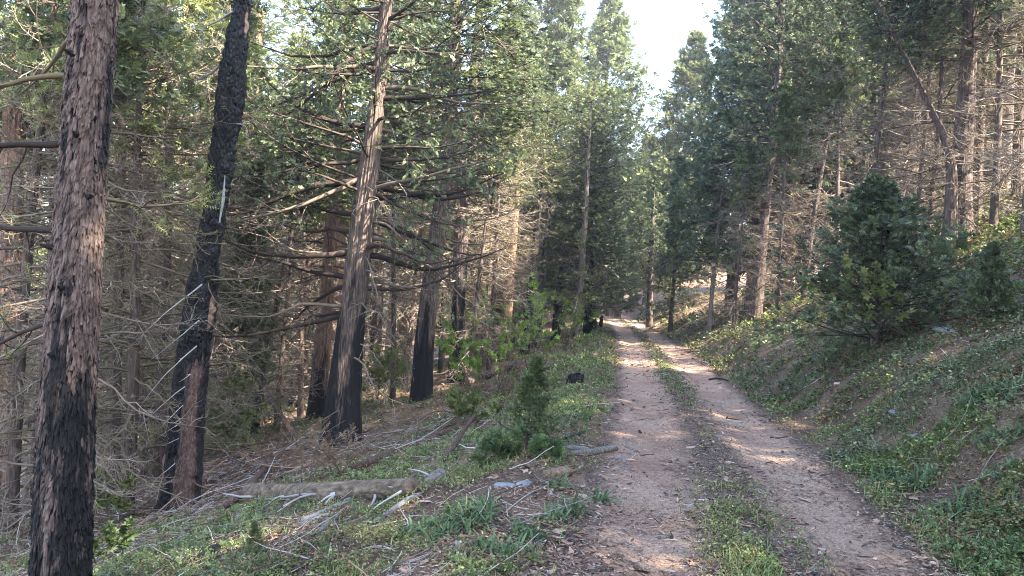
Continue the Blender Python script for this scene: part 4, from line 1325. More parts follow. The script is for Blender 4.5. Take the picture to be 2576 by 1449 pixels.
fallen('fallen_log', [(628, 1262), (700, 1262), (800, 1262), (900, 1256), (985, 1250), (1045, 1240)], .125, .09, 'logwood', 'thick barkless grey-brown log with many broken branch stubs lying across the left slope', 'log', 1, stubs=26, nu=40, step=.04, rough=.35)
fallen('fallen_log', [(1072, 1226), (1095, 1216), (1118, 1208)], .055, .085, 'palebark', 'short bleached grey log end propped just right of the long log', 'log', 2, stubs=4, nu=24)
LOGS = [
 ('fallen_log', [(880, 1190), (960, 1160), (1050, 1120), (1160, 1075), (1250, 1040), (1330, 1005)], .06, .035, 'rotbark', 'long thin reddish log slanting up the slope from big cedar to the shrubs', 'log', .1, 8),
 ('fallen_log', [(1165, 975), (1220, 955), (1300, 928)], .14, .12, 'redbark', 'blackened fallen log lying behind the shrubs', 'log', .62, 0),
 ('fallen_log', [(560, 1290), (620, 1262), (668, 1220), (712, 1180)], .05, .035, 'rotbark', 'reddish pole lying over the left end of the log', 'log', .1, 0),
 ('fallen_log', [(500, 1235), (560, 1195), (640, 1150), (720, 1120)], .055, .03, 'rotbark', 'reddish-brown pole slanting up from the foot of the black snag', 'log', .1, 2),
 ('fallen_branch', [(746, 1320), (800, 1300), (850, 1278), (885, 1262), (912, 1243)], .022, .035, 'white', 'long bleached branch reaching down toward the camera from the log', 'branch', None, 3),
 ('fallen_branch', [(700, 1345), (760, 1325), (830, 1300)], .018, .026, 'white', 'bleached branch lying below the long one', 'branch', None, 1),
 ('fallen_branch', [(938, 1322), (980, 1295), (1020, 1265), (1060, 1250)], .020, .028, 'white', 'bleached forked branch lying right of the log branches', 'branch', None, 2),
 ('fallen_branch', [(805, 1338), (830, 1318), (855, 1298)], .024, .02, 'white', 'short bleached stick in the plants below the log', 'branch', None, 0),
 ('fallen_branch', [(500, 1400), (580, 1372), (660, 1340), (740, 1318)], .03, .02, 'darkbark', 'dark fallen limb below the brush pile', 'branch', .3, 4),
 ('fallen_branch', [(430, 1340), (500, 1318), (590, 1300), (660, 1290)], .02, .03, 'palebark', 'long grey limb in front of the black snag', 'branch', None, 3),
 ('fallen_branch', [(385, 1345), (430, 1338), (475, 1352)], .03, .022, 'palebark', 'curved pale limb left below the snag', 'branch', None, 0),
 ('fallen_branch', [(1385, 1143), (1440, 1146), (1495, 1143), (1550, 1136)], .022, .045, 'palebark', 'grey broken branch with a pale torn end by the left road edge', 'branch', None, 0),
 ('fallen_branch', [(1395, 1132), (1440, 1132), (1480, 1136)], .028, .032, 'white', 'whitish split stick lying behind the grey broken branch', 'branch', None, 0),
 ('fallen_branch', [(1388, 1070), (1415, 1060), (1450, 1050), (1475, 1052)], .03, .024, 'palebark', 'black and white burnt stick beside the little fir', 'branch', .45, 2),
 ('fallen_branch', [(1435, 1040), (1465, 1050), (1485, 1058)], .014, .014, 'darkbark', 'small dark stick above the burnt one', 'branch', .5, 0),
 ('fallen_branch', [(1420, 1105), (1445, 1098), (1475, 1090)], .03, .018, 'darkbark', 'dark chunk of branch between the little fir and the road', 'branch', .4, 0),
 ('fallen_branch', [(1568, 1105), (1585, 1112), (1602, 1118)], .022, .018, 'palebark', 'short pale stick on the left wheel track', 'branch', None, 0),
 ('fallen_branch', [(1545, 1160), (1565, 1158), (1572, 1168)], .03, .02, 'white', 'pale wood piece at the left road edge', 'branch', None, 0),
 ('fallen_branch', [(1785, 958), (1805, 955), (1832, 960)], .035, .02, 'darkbark', 'dark broken wood on the right wheel track', 'branch', .6, 2),
 ('fallen_branch', [(1830, 1055), (1850, 1058), (1865, 1056)], .02, .012, 'darkbark', 'small dark splinter in the right wheel track', 'branch', .5, 0),
 ('fallen_branch', [(1795, 1098), (1815, 1100), (1836, 1098)], .012, .014, 'white', 'pale bent stick in the middle of the road', 'branch', None, 1),
 ('fallen_branch', [(1938, 1103), (1960, 1106), (1985, 1100)], .018, .012, 'darkbark', 'dark scrap of bark on the right wheel track', 'branch', .5, 1),
 ('fallen_branch', [(1952, 1236), (1980, 1240), (2008, 1244)], .009, .009, 'darkbark', 'thin dark stick lying across the right wheel track', 'branch', .2, 0),
 ('fallen_branch', [(2018, 1362), (2045, 1356), (2068, 1352)], .009, .009, 'palebark', 'thin brown stick low on the right wheel track', 'branch', None, 0),
 ('fallen_branch', [(2282, 1355), (2286, 1375), (2290, 1398)], .008, .007, 'white', 'short white stick at the right road edge', 'branch', None, 0),
 ('fallen_branch', [(1480, 1449), (1510, 1443), (1545, 1440)], .016, .02, 'darkbark', 'dark stick at the bottom edge of the road', 'branch', .2, 0),
 ('fallen_branch', [(1228, 1424), (1255, 1420), (1290, 1414)], .016, .014, 'redbark', 'tan stick near the bottom centre of the slope', 'branch', None, 0),
 ('fallen_branch', [(1870, 870), (1940, 838), (1985, 815)], .05, .03, 'white', 'bleached pole lying on the right bank before the young conifer', 'branch', None, 0),
 ('fallen_branch', [(1618, 838), (1660, 812), (1690, 800)], .05, .03, 'redbark', 'fallen pole at the far right road edge', 'branch', None, 0),
 ('fallen_branch', [(495, 1418), (520, 1405), (550, 1388)], .03, .05, 'darkbark', 'charred black chunk of wood low on the left slope', 'branch', .9, 1),
 ('fallen_branch', [(1572, 1128), (1590, 1135), (1608, 1142)], .020, .016, 'palebark', 'short brownish stick lowest of the scatter at the left road edge', 'branch', None, 0),
 ('fallen_branch', [(1612, 1150), (1630, 1146), (1648, 1148)], .012, .012, 'darkbark', 'thin stick pointing across the left wheel track', 'branch', .2, 0),
 ('fallen_branch', [(1552, 1182), (1568, 1176), (1590, 1180)], .018, .014, 'white', 'pale chip of wood below the broken branch end', 'branch', None, 0),
 ('fallen_branch', [(1668, 1188), (1682, 1186), (1700, 1190)], .012, .012, 'darkbark', 'small dark stick in the middle of the left wheel track', 'branch', .2, 0),
 ('fallen_branch', [(1722, 1225), (1732, 1238), (1740, 1250)], .010, .009, 'palebark', 'small brown stick slanting between the wheel tracks', 'branch', None, 0),
 ('fallen_branch', [(1600, 1060), (1625, 1056), (1652, 1058)], .012, .010, 'darkbark', 'thin dark stick across the left wheel track further up', 'branch', .2, 0),
 ('fallen_branch', [(1115, 1165), (1150, 1135), (1190, 1095)], .03, .03, 'rotbark', 'dark broken limb tilting up beyond the log', 'branch', .3, 1),
]
for i, (nm, pts, r0, r1, mat, lab, cat, ch, st) in enumerate(LOGS):
    lf = None
    if 'tilting' in lab:
        lf = [0, .12, .28]
    if 'lying over' in lab:
        lf = [.02, .12, .25, .3]
    fallen(nm, pts, r0, r1, mat, lab, cat, 20 + i, stubs=st, char=ch, lifts=lf, nu=12, stubm='white' if mat == 'white' else 'twig')

# leaning dead pole
p0, p1 = gpt(758, 1112), pix(588, 868, 19)
root = empty('leaning_pole', p0, 'dead pole leaning to the left across the brush below the thin pale trunk', 'dead tree')
mb = MB()
trunk_mesh(mb, [(0, 0, -.1), (p1 - p0) * .5, p1 - p0], [.075, .055, .02], 14, .1, 'flaky', 6)
mb.build('trunk', M['darkbark'], root, smooth=True)
axl = Axis([(0, 0, 0), p1 - p0], [.07, .02])
rng = np.random.default_rng(66)
nz = (p1 - p0)[2]
B = limbs(rng, axl, rng.uniform(.3, nz, 16), rng.uniform(0, 6.3, 16), rng.uniform(.3, 1.1, 16), rng.uniform(-.6, .2, 16), -1, .4, k2=6, k3=4)
wood(mb2 := MB(), rng, *B, base=.6, k=4)
mb2.build('dead_branchwork', M['twig'], root)


def stone(px, py, w_, label, seed, flat=.35, mat='rock'):
    p = gpt(px, py)
    nu, nv = 14, 8
    u, v = np.meshgrid(np.linspace(0, 2 * PI, nu, endpoint=False), np.linspace(.02, PI - .02, nv))
    d = np.stack([np.cos(u) * np.sin(v), np.sin(u) * np.sin(v), np.cos(v)], -1)
    k = 1 + .7 * (noise3(d[..., 0] * 1.7 + seed, d[..., 1] * 1.7, d[..., 2] * 1.7, seed) - .5)
    V = d * k[..., None] * np.array([w_, w_ * .7, w_ * flat]) / 2
    i = np.arange(nv - 1)[:, None] * nu
    j = np.arange(nu)[None]
    Q = np.stack([i + j, i + nu + j, i + nu + (j + 1) % nu, i + (j + 1) % nu], -1).reshape(-1, 4)
    o = MB().add(V.reshape(-1, 3), Q, 0).build('stone', M[mat])
    o.location = p
    o.rotation_euler = (.1, .1, seed)
    tag(o, label, 'stone')


stone(1272, 1224, .20, 'grey flat stone above the bare cut in the left slope', 3)
stone(1318, 1220, .17, 'bluish grey flat stone beside the bare cut in the left slope', 4)
stone(2388, 832, .55, 'wide flat grey stone right of the young conifer', 5, .2)
stone(2258, 1042, .22, 'tan stone in the plants of the right bank', 6)
stone(2305, 1100, .16, 'small pale stone low on the right bank', 7)
stone(1870, 1208, .05, 'small pale blue stone on the centre strip of the road', 8)
stone(1940, 1266, .05, 'small grey stone beside the right wheel track', 9)
stone(1400, 1190, .34, 'reddish earth-coloured stone left of the road edge', 10, .3, 'redbark')

# charred stumps at the left road edge
for i, (px, py, w_, h_, lab) in enumerate([(1490, 828, .42, .75, 'wider charred black stump beside the far left road edge'), (1511, 824, .2, .85, 'narrow charred black stump right next to the wide one'),
                                           (1446, 962, .30, .22, 'low black burnt stump half hidden in the left roadside plants'), (1470, 812, .35, 1.6, 'tall charred post-like stump left of the two small stumps')]):
    p = gpt(px, py)
    root = empty('burnt_stump', p, lab, 'tree stump')
    mb = MB()
    trunk_mesh(mb, [(0, 0, -.1), (0.02, 0, h_ * .5), (.05, 0, h_)], [w_ / 2, w_ / 2.2, w_ / 3], 28, .04, 'char', 70 + i, ragged=h_ * .35)
    mb.build('stump', M['char'], root)


# ------------------------------------------------------------------ saplings, shrubs, herbs
def shrub(name, px, py, hgt, n, leafmat, label, seed, spread=.5, leafk='broad', lsize=.10, group=None, stemm='mosstwig', dens=2, pos=None, lean=(0, 0)):
    rng = np.random.default_rng(seed + 900)
    p = gpt(px, py) if pos is None else np.array([pos[0], pos[1], float(H(pos[0], pos[1]))])
    root = empty(name, p, label, 'shrub', group)
    az = rng.uniform(0, 2 * PI, n)
    el = rng.uniform(PI / 2 - spread, PI / 2 - spread * .2, n)
    D = np.stack([np.cos(az) * np.cos(el) + lean[0], np.sin(az) * np.cos(el) + lean[1], np.sin(el)], -1)
    L = hgt * rng.uniform(.6, 1.1, n)
    P1 = grow(rng, rng.normal(0, .05, (n, 3)) * [1, 1, 0], D, L, 10, .1, -.35, .10)
    P2, L2 = kids(rng, P1, L, 7, .3, 1, .4, 1.0, .4, 6, .2, .1, .15)
    P3, L3 = kids(rng, P2, L2, 3, .3, 1, .4, .9, .45, 4, .2, .1, .15)
    for i in range(n):
        mb = MB()
        wood(mb, rng, P1[i:i + 1], L[i:i + 1], P2[i * 7:i * 7 + 7], L2[i * 7:i * 7 + 7], P3[i * 21:i * 21 + 21], L3[i * 21:i * 21 + 21], rmin=.002, r1=.005)
        mb.build('stem', M[stemm], root)
    mb = MB()
    leaves(mb, rng, P2, P3, 1, dens, leafk, lsize, -.1, .6)
    mb.build('foliage', M[leafmat], root)
    return root


shrub('leafy_shrub', 1262, 1000, 2.5, 7, 'fresh_leaf', 'tall airy shrub with fresh green leaf tufts, nearest in front of the black poles', 1, .55, dens=2, lsize=.075)
shrub('leafy_shrub', 1335, 955, 2.1, 6, 'fresh_leaf', 'fresh green shrub right of the tall airy one', 2, .5, lsize=.075)
shrub('leafy_shrub', 1420, 880, 2.4, 7, 'fresh_leaf', 'fresh green shrub close to the left road edge', 3, .4, lsize=.09)
shrub('leafy_shrub', 1195, 1000, 1.6, 5, 'fresh_leaf', 'small green shrub among curly dead twigs left of the tall airy one', 4, .6)
shrub('leafy_shrub', 1160, 1075, .8, 6, 'yel_leaf', 'low yellow-green shrub on the brown slope', 5, .9)
shrub('leafy_shrub', 375, 1180, 1.2, 5, 'fresh_leaf', 'small bright green maple-like shrub between near trunk and snag', 6, .5, lsize=.11)
shrub('leafy_shrub', 272, 1330, 1.0, 4, 'yel_leaf', 'pale green shrub just right of the near trunk foot', 7, .5)
shrub('leafy_shrub', 250, 1440, .45, 4, 'cedar_leaf', 'low green sprig at the bottom beside the near trunk', 8, .7, lsize=.06)
shrub('leafy_shrub', 1375, 1150, .20, 8, 'cedar_leaf', 'low rounded green shrub at the foot of the little fir', 9, 1.2, 'compound', .07, dens=3)
shrub('leafy_shrub', 1250, 1160, .34, 10, 'cedar_leaf', 'low bushy green plant left of the little fir', 10, 1.3, 'compound', .07, dens=3)
shrub('leafy_shrub', 2290, 850, 2.0, 6, 'yel_leaf', 'yellow-green sprays reaching in front of the dense young conifer', 11, .8, lsize=.10, lean=(-.8, 0))
shrub('leafy_shrub', 2480, 800, .6, 7, 'cedar_leaf', 'small leafy shrub on the upper right slope', 12, .8, 'compound', .12, dens=3)
shrub('leafy_shrub', 2370, 700, 1.1, 7, 'cedar_leaf', 'leafy shrub at the foot of the massive slope trunk', 13, .8, 'compound', .14, dens=3)
for i, (x, y) in enumerate([(9.0, 70), (10.2, 73), (7.8, 69), (6.0, 66), (12.0, 76)]):
    shrub('leafy_shrub', 0, 0, 2.2, 9, 'yel_leaf', ['bright sunlit bush beyond the road bend, left part', 'bright sunlit bush in the middle beyond the road bend', 'bright bush left beyond the road bend', 'leftmost sunlit bush by the far road', 'sunlit bush at the right beyond the bend'][i], 20 + i, .8, lsize=.3, pos=(x, y), dens=3)

rs_ = np.random.default_rng(606)
sh0 = None
for i in range(12):  # bushes added to give bright yellow-lit glimpses behind the left trunks
    px, d = rs_.uniform(230, 1010), rs_.uniform(19, 34)
    p = pix(px, 900, d)
    lab = '%s yellow-green bush added for sunlit glimpses on the valley floor, %s' % (['small', 'low', 'airy', 'wide'][i % 4], next(z_ for l_, z_ in ZONES if px < l_))
    if sh0 is None:
        sh0 = o = shrub('leafy_shrub', 0, 0, 1.5, 8, 'yel_leaf', lab, 61, .8, 'compound', .16, pos=(p[0], p[1]), dens=2, group='bushes added for sunlit glimpses on the valley floor')
    else:
        o = copy_tree(sh0)
        o.location = (p[0], p[1], float(H(p[0], p[1])))
        o.rotation_euler = (0, 0, i * 1.1)
        sc = rs_.uniform(.7, 1.2)
        o.scale = (sc, sc, sc)
        tag(o, lab, 'shrub', 'bushes added for sunlit glimpses on the valley floor')

PROTO['sapling'] = lambda: conifer('fir_sapling', 31, 6, .07, 120, .3, 2.5, .4, 'fir', .27, layer, 'darkbark', 'fir_leaf', 'darktwig', dead_n=0, k2=7, k3=3, n2=2, n3=3, el=(.0, .6), g=(-.2, .5), flatn=.75, hang=0, nu=8)
PROTO['bush'] = lambda: conifer('young_conifer', 33, 6.4, .10, 190, .1, 3.9, .1, 'cedar', .20, lambda t: (1 - t) ** 1.15 * np.minimum(.8 + t * 1.5, 1) + .05, 'darkbark', 'dark_leaf', 'darktwig', dead_n=0, k2=6, k3=4, n2=2, n3=3, el=(.2, 1.1), g=(-.1, 1.0), flatn=.4, hang=0, nu=10, var=(.4, 1.35))


def plant_g(kind, px, py, sc, label, cat, name, leafm=None, rz=0.0, szz=None, tilt=None):
    p = gpt(px, py)
    return plant(kind, p[0], p[1], sc=sc, rz=rz, label=label, cat=cat, name=name, leafm=leafm, sink=-.03, szz=szz, tilt=tilt)


plant_g('sapling', 1325, 1118, .17, 'little dark green fir in the plants left of the road', 'tree', 'fir_sapling', 'fir_leaf', szz=.165)
plant_g('sapling', 566, 1150, .33, 'small sunlit yellow-green fir right of the black snag', 'tree', 'fir_sapling', 'yel_leaf', 1.0)
plant_g('sapling', 2495, 812, .20, 'little dark fir on the upper right slope', 'tree', 'fir_sapling', 'dark_leaf', 2.0)
plant_g('sapling', 1540, 790, .30, 'tiny fir beside the far left road edge', 'tree', 'fir_sapling', 'cedar_leaf', 3.0)
plant_g('sapling', 640, 1400, .05, 'tiny bright green seedling on the left slope', 'tree', 'fir_sapling', 'yel_leaf', 4.0)
plant_g('bush', 2200, 872, .70, 'dense dark young conifer standing on the right bank', 'tree', 'young_conifer', 'dark_leaf', 0.6, szz=.47)

# herbs with long leaves in clumps, one object per clump
HERB = None
def herb_mesh(seed):
    rng = np.random.default_rng(seed)
    n = 60
    az = rng.uniform(0, 2 * PI, n)
    el = rng.uniform(.25, 1.35, n)
    B = rng.normal(0, .055, (n, 3)) * [1, 1, 0]
    P = grow(rng, B, np.stack([np.cos(az) * np.cos(el), np.sin(az) * np.cos(el), np.sin(el)], -1), rng.uniform(.10, .24, n), 5, 0, -2.0, .06)
    T = norm(np.gradient(P, axis=1))
    S_ = norm(np.cross(T, np.array([0, 0, 1.0])))
    wv = np.array([.35, .9, 1.0, .7, .05]) * .009
    wv = wv[None] * rng.uniform(.7, 1.3, (n, 1))
    V = np.stack([P - S_ * wv[..., None], P + S_ * wv[..., None]], 2).reshape(-1, 3)
    i = np.arange(4)[:, None] * 2
    q = np.concatenate([i, i + 1, i + 3, i + 2], 1)
    Q = (np.arange(n)[:, None, None] * 10 + q[None]).reshape(-1, 4)
    c = np.array([.115, .175, .07]) * rng.uniform(.5, 1.3, (n, 1)) + np.array([.03, .03, .03]) * rng.random((n, 1))
    mb = MB().add(V, Q, .5, col=np.repeat(c, 10, 0))
    o = mb.build('leafy_plant', M['cover'])
    return o


h0 = [herb_mesh(s) for s in (1, 2, 3)]
HERBS = [('left slope below the log', 'pale green long-leaved clump below the flat stones', [(1200, 1300), (1170, 1310), (1140, 1325), (1105, 1330), (1075, 1335), (1045, 1345), (1215, 1320), (1180, 1335), (1120, 1350), (1020, 1350), (1150, 1290), (1225, 1285)]),
         ('right road edge', 'long-leaved clump at the foot of the right bank', [(2175, 1170), (2150, 1185), (2205, 1180), (2235, 1195), (2260, 1200), (2290, 1210), (2320, 1225), (2265, 1225), (2225, 1215), (2345, 1205)]),
         ('right slope edge', 'fresh green long-leaved clump high on the right bank', [(2480, 1000), (2510, 990), (2540, 1000), (2560, 980), (2450, 1010), (2500, 1100), (2540, 1110), (2565, 1090), (2470, 1120), (2555, 1180), (2520, 1200)]),
         ('right corner', 'long-leaved clump in the bottom right corner', [(2470, 1290), (2510, 1310), (2550, 1300), (2440, 1270), (2400, 1300), (2540, 1400)]),
         ('bare left foreground', 'low leafy clump on bare ground left of the road', [(1395, 1310), (1310, 1345), (1330, 1360), (1230, 1385), (1285, 1395), (1440, 1290), (1505, 1265), (1405, 1225)])]
ORD = ['first', 'second', 'third', 'fourth', 'fifth', 'sixth', 'seventh', 'eighth', 'ninth', 'tenth', 'eleventh', 'twelfth']
k = 0
rng = np.random.default_rng(55)
for where, lab, pts in HERBS:
    for (px, py) in pts:
        o = h0[k] if k < 3 else h0[k % 3].copy()
        if k >= 3:
            COL.objects.link(o)
        o.name = 'leafy_plant'
        p = gpt(px, py, -.01)
        o.location = p
        sc = rng.uniform(.75, 1.15)
        o.scale = (sc, sc, sc)
        o.rotation_euler = (rng.normal(0, .1), rng.normal(0, .1), rng.uniform(0, 6.28))
        rank = sorted(pts).index((px, py))
        tag(o, lab + ', ' + ORD[rank] + ' from the left', 'plant', 'long-leaved plants, ' + where)
        k += 1

# dried brown boughs on the brush piles
for i, (px, py, lab) in enumerate([(1250, 985, 'dried brown bough behind the little fir'), (1190, 1000, 'dried brown bough below the black fallen log'), (700, 1215, 'dried brown bough at the left end of the log'),
                                   (780, 1215, 'dried brown bough behind the log, left of its middle'), (860, 1195, 'dried brown bough between log and big cedar'), (1300, 1000, 'dried brown bough between shrub and little fir'), (640, 1190, 'dried brown bough on the brush pile by the snag')]):
    shrub('dried_bough', px, py, .65, 6, 'brown_leaf', lab, 40 + i, 1.35, 'fir', .09, dens=1, stemm='twig')


# ------------------------------------------------------------------ ground plants and litter (nobody could count these)
def scatter_ground(rng, n, y0, y1, side=.95, pw=1.0):
    """points over the visible ground, thinning with distance"""
    u = rng.random(n)
    y = (y0 ** -pw + u * (y1 ** -pw - y0 ** -pw)) ** (-1 / pw)
    x = rng.uniform(-side, side, n) * (y + 2.5)
    return x, y


def green_mask(x, y):
    s = x - road_x(y)
    pn = fbm2(x * .9, y * .9, 3, 60)
    pf = fbm2(x * 3.5, y * 3.5, 2, 61)
    mid = np.exp(-((s + .02) / .27) ** 2) * np.clip(.12 + .95 * sstep(11.5, 15, y) + .5 * sstep(7.6, 6.6, y) * (y > 3), 0, 1) * sstep(.30, .55, pf + .12)
    ledge = sstep(-1.15, -1.6, s + .5 * (pn - .5))
    left = ledge * np.where(s > -4.6, sstep(.28, .5, pn + .25 * sstep(7, 10, y) - .14 * sstep(7.5, 5.5, y)), sstep(.42, .62, pn + .05) * (1 - .9 * np.exp(-(((x + 4.6) / 2.6) ** 2 + ((y - 12.8) / 3.2) ** 2))))
    redge = sstep(1.2, 1.65, s - .5 * (pn - .5))
    right = redge * np.clip(.22 + sstep(.34, .56, pn + .07), 0, 1)
    return np.clip(mid + left * np.where(s > -4, np.where(y > 10, .85, .6), .42) * (1 - .85 * np.exp(-(((x - .35) / .9) ** 2 + ((y - 5.0) / 1.3) ** 2))) + right * .85, 0, 1) * (.15 + .85 * sstep(.34, .60, pf)), s, pn


rng = np.random.default_rng(88)
x, y = scatter_ground(rng, 640000, 3.2, 75, pw=.9)
gm, s, pn = green_mask(x, y)
keep = rng.random(len(x)) < gm
x, y, s, pn = x[keep], y[keep], s[keep], pn[keep]
n = len(x)
kL = 3
dist = np.sqrt(x * x + y * y)
sz = .0118 * np.where(s > 1.4, 1.3, 1) * np.clip(dist / 8, 1, 4.5) * rng.uniform(.6, 1.5, n)
hgt = (.01 + .05 * rng.random(n)) * np.clip(dist / 14, 1, 2.2) * (1 + 1.0 * sstep(.55, .75, pn)) * np.where(s > 1.6, 1.8, 1)
z = H(x, y) + hgt
az = rng.uniform(0, 2 * PI, (n, kL))
til = rng.uniform(-.9, .35, (n, kL))
T = np.stack([np.cos(az) * np.cos(til), np.sin(az) * np.cos(til), -np.sin(til)], -1)
Bv = np.stack([-np.sin(az), np.cos(az), rng.normal(0, .35, (n, kL))], -1)
O = np.stack([x, y, z], -1)[:, None] + T * (sz * .35)[:, None, None] + rng.normal(0, .6, (n, kL, 3)) * sz[:, None, None]
sz_ = sz[:, None, None] * rng.uniform(.7, 1.3, (n, kL, 1))
V = np.stack([O - T * sz_ * .9, O + Bv * sz_ * .55, O + T * sz_, O - Bv * sz_ * .55], 2).reshape(-1, 3)
pal = np.array([[.11, .145, .05], [.175, .18, .065], [.21, .135, .065], [.115, .145, .07], [.15, .185, .055]])
c1 = noise2(x * .45, y * .45, 70)
c2 = noise2(x * 1.2, y * 1.2, 71)
idx = np.where(c1 > .58, 1, np.where(c1 < .36, 3, np.where(c2 > .5, 0, 4)))
idx = np.where((rng.random(n) < .10) | ((c2 > .68) & (rng.random(n) < .4)), 2, idx)
idx = np.where((s > -3) & (s < -1.3) & (y > 11), np.where(rng.random(n) < .7, 4, 0), idx)
col = np.repeat(pal[idx], kL, 0) * np.exp(rng.normal(0, .45, (n * kL, 1)))
mb = MB().add(V, np.arange(n * kL * 4).reshape(-1, 4), .5, col=np.repeat(col, 4, 0))
tag(mb.build('ground_cover', M['cover']), kind='stuff')

# grass blades
x, y = scatter_ground(rng, 300000, 3.2, 50, pw=.9)
gm, s, pn = green_mask(x, y)
gr = gm * np.clip(.45 + np.exp(-((s) / .4) ** 2) + sstep(.5, .7, noise2(x * .8, y * .8, 75)), 0, 1)
keep = rng.random(len(x)) < gr
x, y, s = x[keep], y[keep], s[keep]
n = len(x)
az = rng.uniform(0, 2 * PI, n)
hl = rng.uniform(.03, .12, n) * np.clip(np.hypot(x, y) / 16, 1, 2) * (1 + .5 * noise2(x, y, 76))
B = np.stack([x, y, H(x, y) - .005], -1)
dv = np.stack([np.cos(az), np.sin(az), np.zeros(n)], -1)
sv = np.stack([-np.sin(az), np.cos(az), np.zeros(n)], -1) * (np.clip(np.hypot(x, y) / 9, 1, 4) * .0022 * rng.uniform(.7, 1.5, n))[:, None]
up_ = np.array([0, 0, 1.0])
m1 = B + up_ * hl[:, None] * .6 + dv * hl[:, None] * .2
m2 = B + up_ * hl[:, None] * .9 + dv * hl[:, None] * rng.uniform(.3, .9, n)[:, None]
V = np.stack([B - sv, B + sv, m1 + sv, m1 - sv, m2 + sv * .2, m2 - sv * .2], 1).reshape(-1, 3)
Q = (np.arange(n)[:, None, None] * 6 + np.array([[0, 1, 2, 3], [3, 2, 4, 5]])[None]).reshape(-1, 4)
col = np.where(rng.random((n, 1)) < .2, np.array([[.32, .27, .12]]), np.array([[.17, .24, .08]])) * rng.uniform(.6, 1.4, (n, 1))
mb = MB().add(V, Q, .5, col=np.repeat(col, 6, 0))
tag(mb.build('grass', M['cover']), kind='stuff')

# taller weeds with compound leaves, in drifts
x, y = scatter_ground(rng, 46000, 3.4, 45, pw=.9)
gm, s, pn = green_mask(x, y)
keep = rng.random(len(x)) < gm * sstep(.45, .7, noise2(x * .7 + 9, y * .7, 77)) * (np.abs(s) > 1.25)
x, y, s = x[keep], y[keep], s[keep]
n = len(x)
dst = np.clip(np.hypot(x, y) / 12, 1, 2.5)
O = np.stack([x, y, H(x, y) + .01], -1)
mb = MB()
for q in range(3):
    az = rng.uniform(0, 2 * PI, n)
    el = rng.uniform(.3, 1.2, n)
    T = np.stack([np.cos(az) * np.cos(el), np.sin(az) * np.cos(el), np.sin(el)], -1)
    place_sprays(rng, mb, TM['compound'] if q else TM['broad'], O + T * .02, T, .075 * dst, 0, 0, .7, r=rng.random(n))
tag(mb.build('low_weeds', leaf_mat('weed_leaves', (0.07, 0.10, 0.035), (0.135, 0.18, 0.06), (0.26, 0.30, 0.13), 0.3)), kind='stuff')

# chips, needles and bark flakes
x, y = scatter_ground(rng, 480000, 3.2, 45, pw=1.0)
s = x - road_x(y)
rut = np.exp(-((np.abs(s) - .75) / .28) ** 2)
dn = np.clip(.95 - .85 * rut * sstep(.35, .6, fbm2(x * 1.5, y * .5, 2, 81) + .15), .12, 1) * (.45 + .55 * sstep(.35, .6, fbm2(x * 2, y * 2, 2, 80)))
keep = rng.random(len(x)) < dn
x, y = x[keep], y[keep]
n = len(x)
d_ = np.hypot(x, y)
az = rng.uniform(0, 2 * PI, n)
ll = np.exp(rng.normal(math.log(.0125), .6, n)) * np.clip(d_ / 9, 1, 3)
ww = ll * rng.uniform(.10, .42, n)
T = np.stack([np.cos(az), np.sin(az), rng.normal(0, .25, n)], -1) * ll[:, None]
Bv = np.stack([-np.sin(az), np.cos(az), rng.normal(0, .35, n)], -1) * ww[:, None]
O = np.stack([x, y, H(x, y) + .006 + .012 * (np.abs(x - road_x(y)) < 1.6) + .01 * rng.random(n)], -1)
V = np.stack([O - T - Bv * .5, O - T * .2 + Bv, O + T + Bv * .3, O + T * .4 - Bv], 1).reshape(-1, 3)
pal = np.array([[.27, .17, .115], [.36, .25, .18], [.10, .065, .045], [.26, .235, .21], [.20, .12, .08], [.42, .32, .23], [.05, .04, .035]])
idx = rng.choice(7, n, p=[.28, .15, .19, .05, .21, .03, .09])
mb = MB().add(V, np.arange(n * 4).reshape(-1, 4), .5, col=np.repeat(pal[idx] * rng.uniform(.7, 1.25, (n, 1)), 4, 0))
tag(mb.build('leaf_litter', M['litter']), kind='stuff')

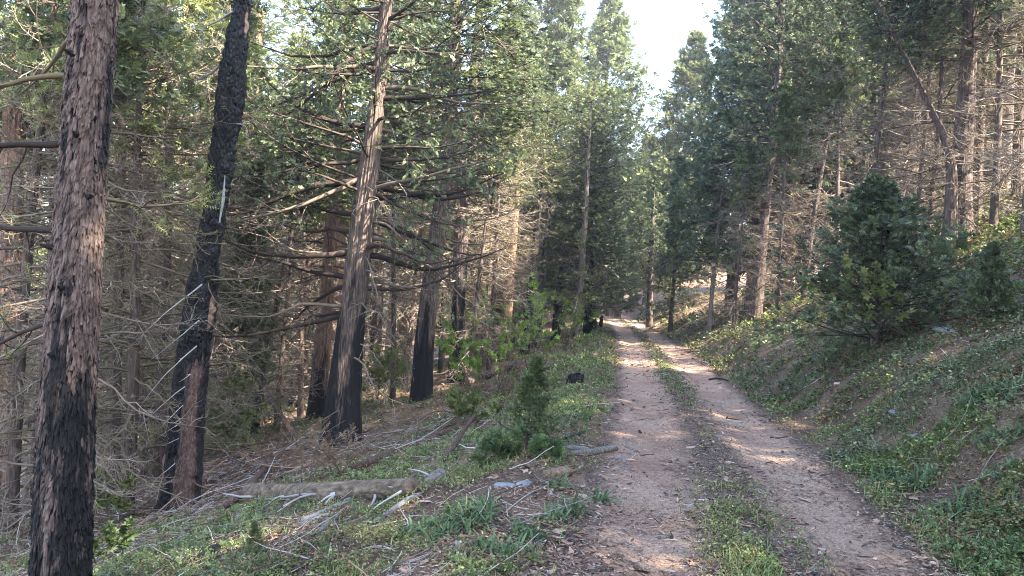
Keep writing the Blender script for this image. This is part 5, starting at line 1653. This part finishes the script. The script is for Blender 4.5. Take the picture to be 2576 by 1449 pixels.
# fallen twigs, thicker on the left slope
x, y = scatter_ground(rng, 42000, 3.5, 34, pw=.8)
s = x - road_x(y)
dn = np.where(s < -3.2, .75 * sstep(.3, .55, fbm2(x * .6, y * .6, 2, 90)) + .1, np.where(s < -1.3, .14, np.where(s < 1.3, .035, .16)))
pile = np.exp(-(((x + 4.6) / 2.6) ** 2 + ((y - 12.5) / 3.0) ** 2))
keep = rng.random(len(x)) < dn * .7 + pile
x, y = x[keep], y[keep]
pl = pile[keep]
n = len(x)
az = rng.uniform(0, 2 * PI, n)
L = np.exp(rng.normal(math.log(.22), .6, n)) * (1 + 1.5 * pl) * np.where(np.abs(x - road_x(y)) < 1.4, .4, 1)
B = np.stack([x, y, H(x, y) + .01 + .03 * rng.random(n) + .28 * pl * rng.random(n)], -1)
# follow the slope
gx_ = (H(x + .3, y, False) - H(x - .3, y, False)) / .6
gy_ = (H(x, y + .3, False) - H(x, y - .3, False)) / .6
D = np.stack([np.cos(az), np.sin(az), np.cos(az) * gx_ + np.sin(az) * gy_ + rng.normal(.03, .06, n) * (1 + 2 * pl)], -1)
P = grow(rng, B, D, np.minimum(L, 1.6), 6, 0, 0, .12)
V, Q = tubes(P, (np.clip(.0035 + .008 * L * rng.random(n), .003, .014) * np.clip(y / 12, 1, 2))[:, None] * np.linspace(1, .5, 6)[None], 4)
pal = np.array([[.30, .27, .24], [.17, .12, .09], [.07, .05, .045], [.44, .41, .38], [.24, .15, .11]])
c = pal[rng.choice(5, n, p=[.3, .25, .17, .10, .18])] * rng.uniform(.7, 1.3, (n, 1))
mb = MB().add(V, Q, .5, col=np.repeat(c, 24, 0))
tag(mb.build('twig_litter', M['litter']), kind='stuff')


# ------------------------------------------------------------------ the air
hz = bpy.data.materials.new('haze_air')
hz.use_nodes = True
hz.node_tree.nodes.remove(hz.node_tree.nodes['Principled BSDF'])
pv = hz.node_tree.nodes.new('ShaderNodeVolumePrincipled')
pv.inputs['Color'].default_value = (0.97, 0.98, 1.0, 1)
pv.inputs['Density'].default_value = 0.0010
pv.inputs['Anisotropy'].default_value = 0.3
hz.node_tree.links.new(pv.outputs[0], hz.node_tree.nodes['Material Output'].inputs['Volume'])
zmin = float(Z.min()) - 1.0
bx0, bx1, by0, by1 = gx[0] - 5, gx[-1] + 5, gy[0] - 5, gy[-1] + 5
c8 = np.array([[x_, y_, z_] for z_ in (zmin, 60.0) for y_ in (by0, by1) for x_ in (bx0, bx1)])
q6 = [[0, 2, 3, 1], [4, 5, 7, 6], [0, 1, 5, 4], [2, 6, 7, 3], [0, 4, 6, 2], [1, 3, 7, 5]]
tag(MB().add(c8, q6).build('haze', hz), kind='stuff')
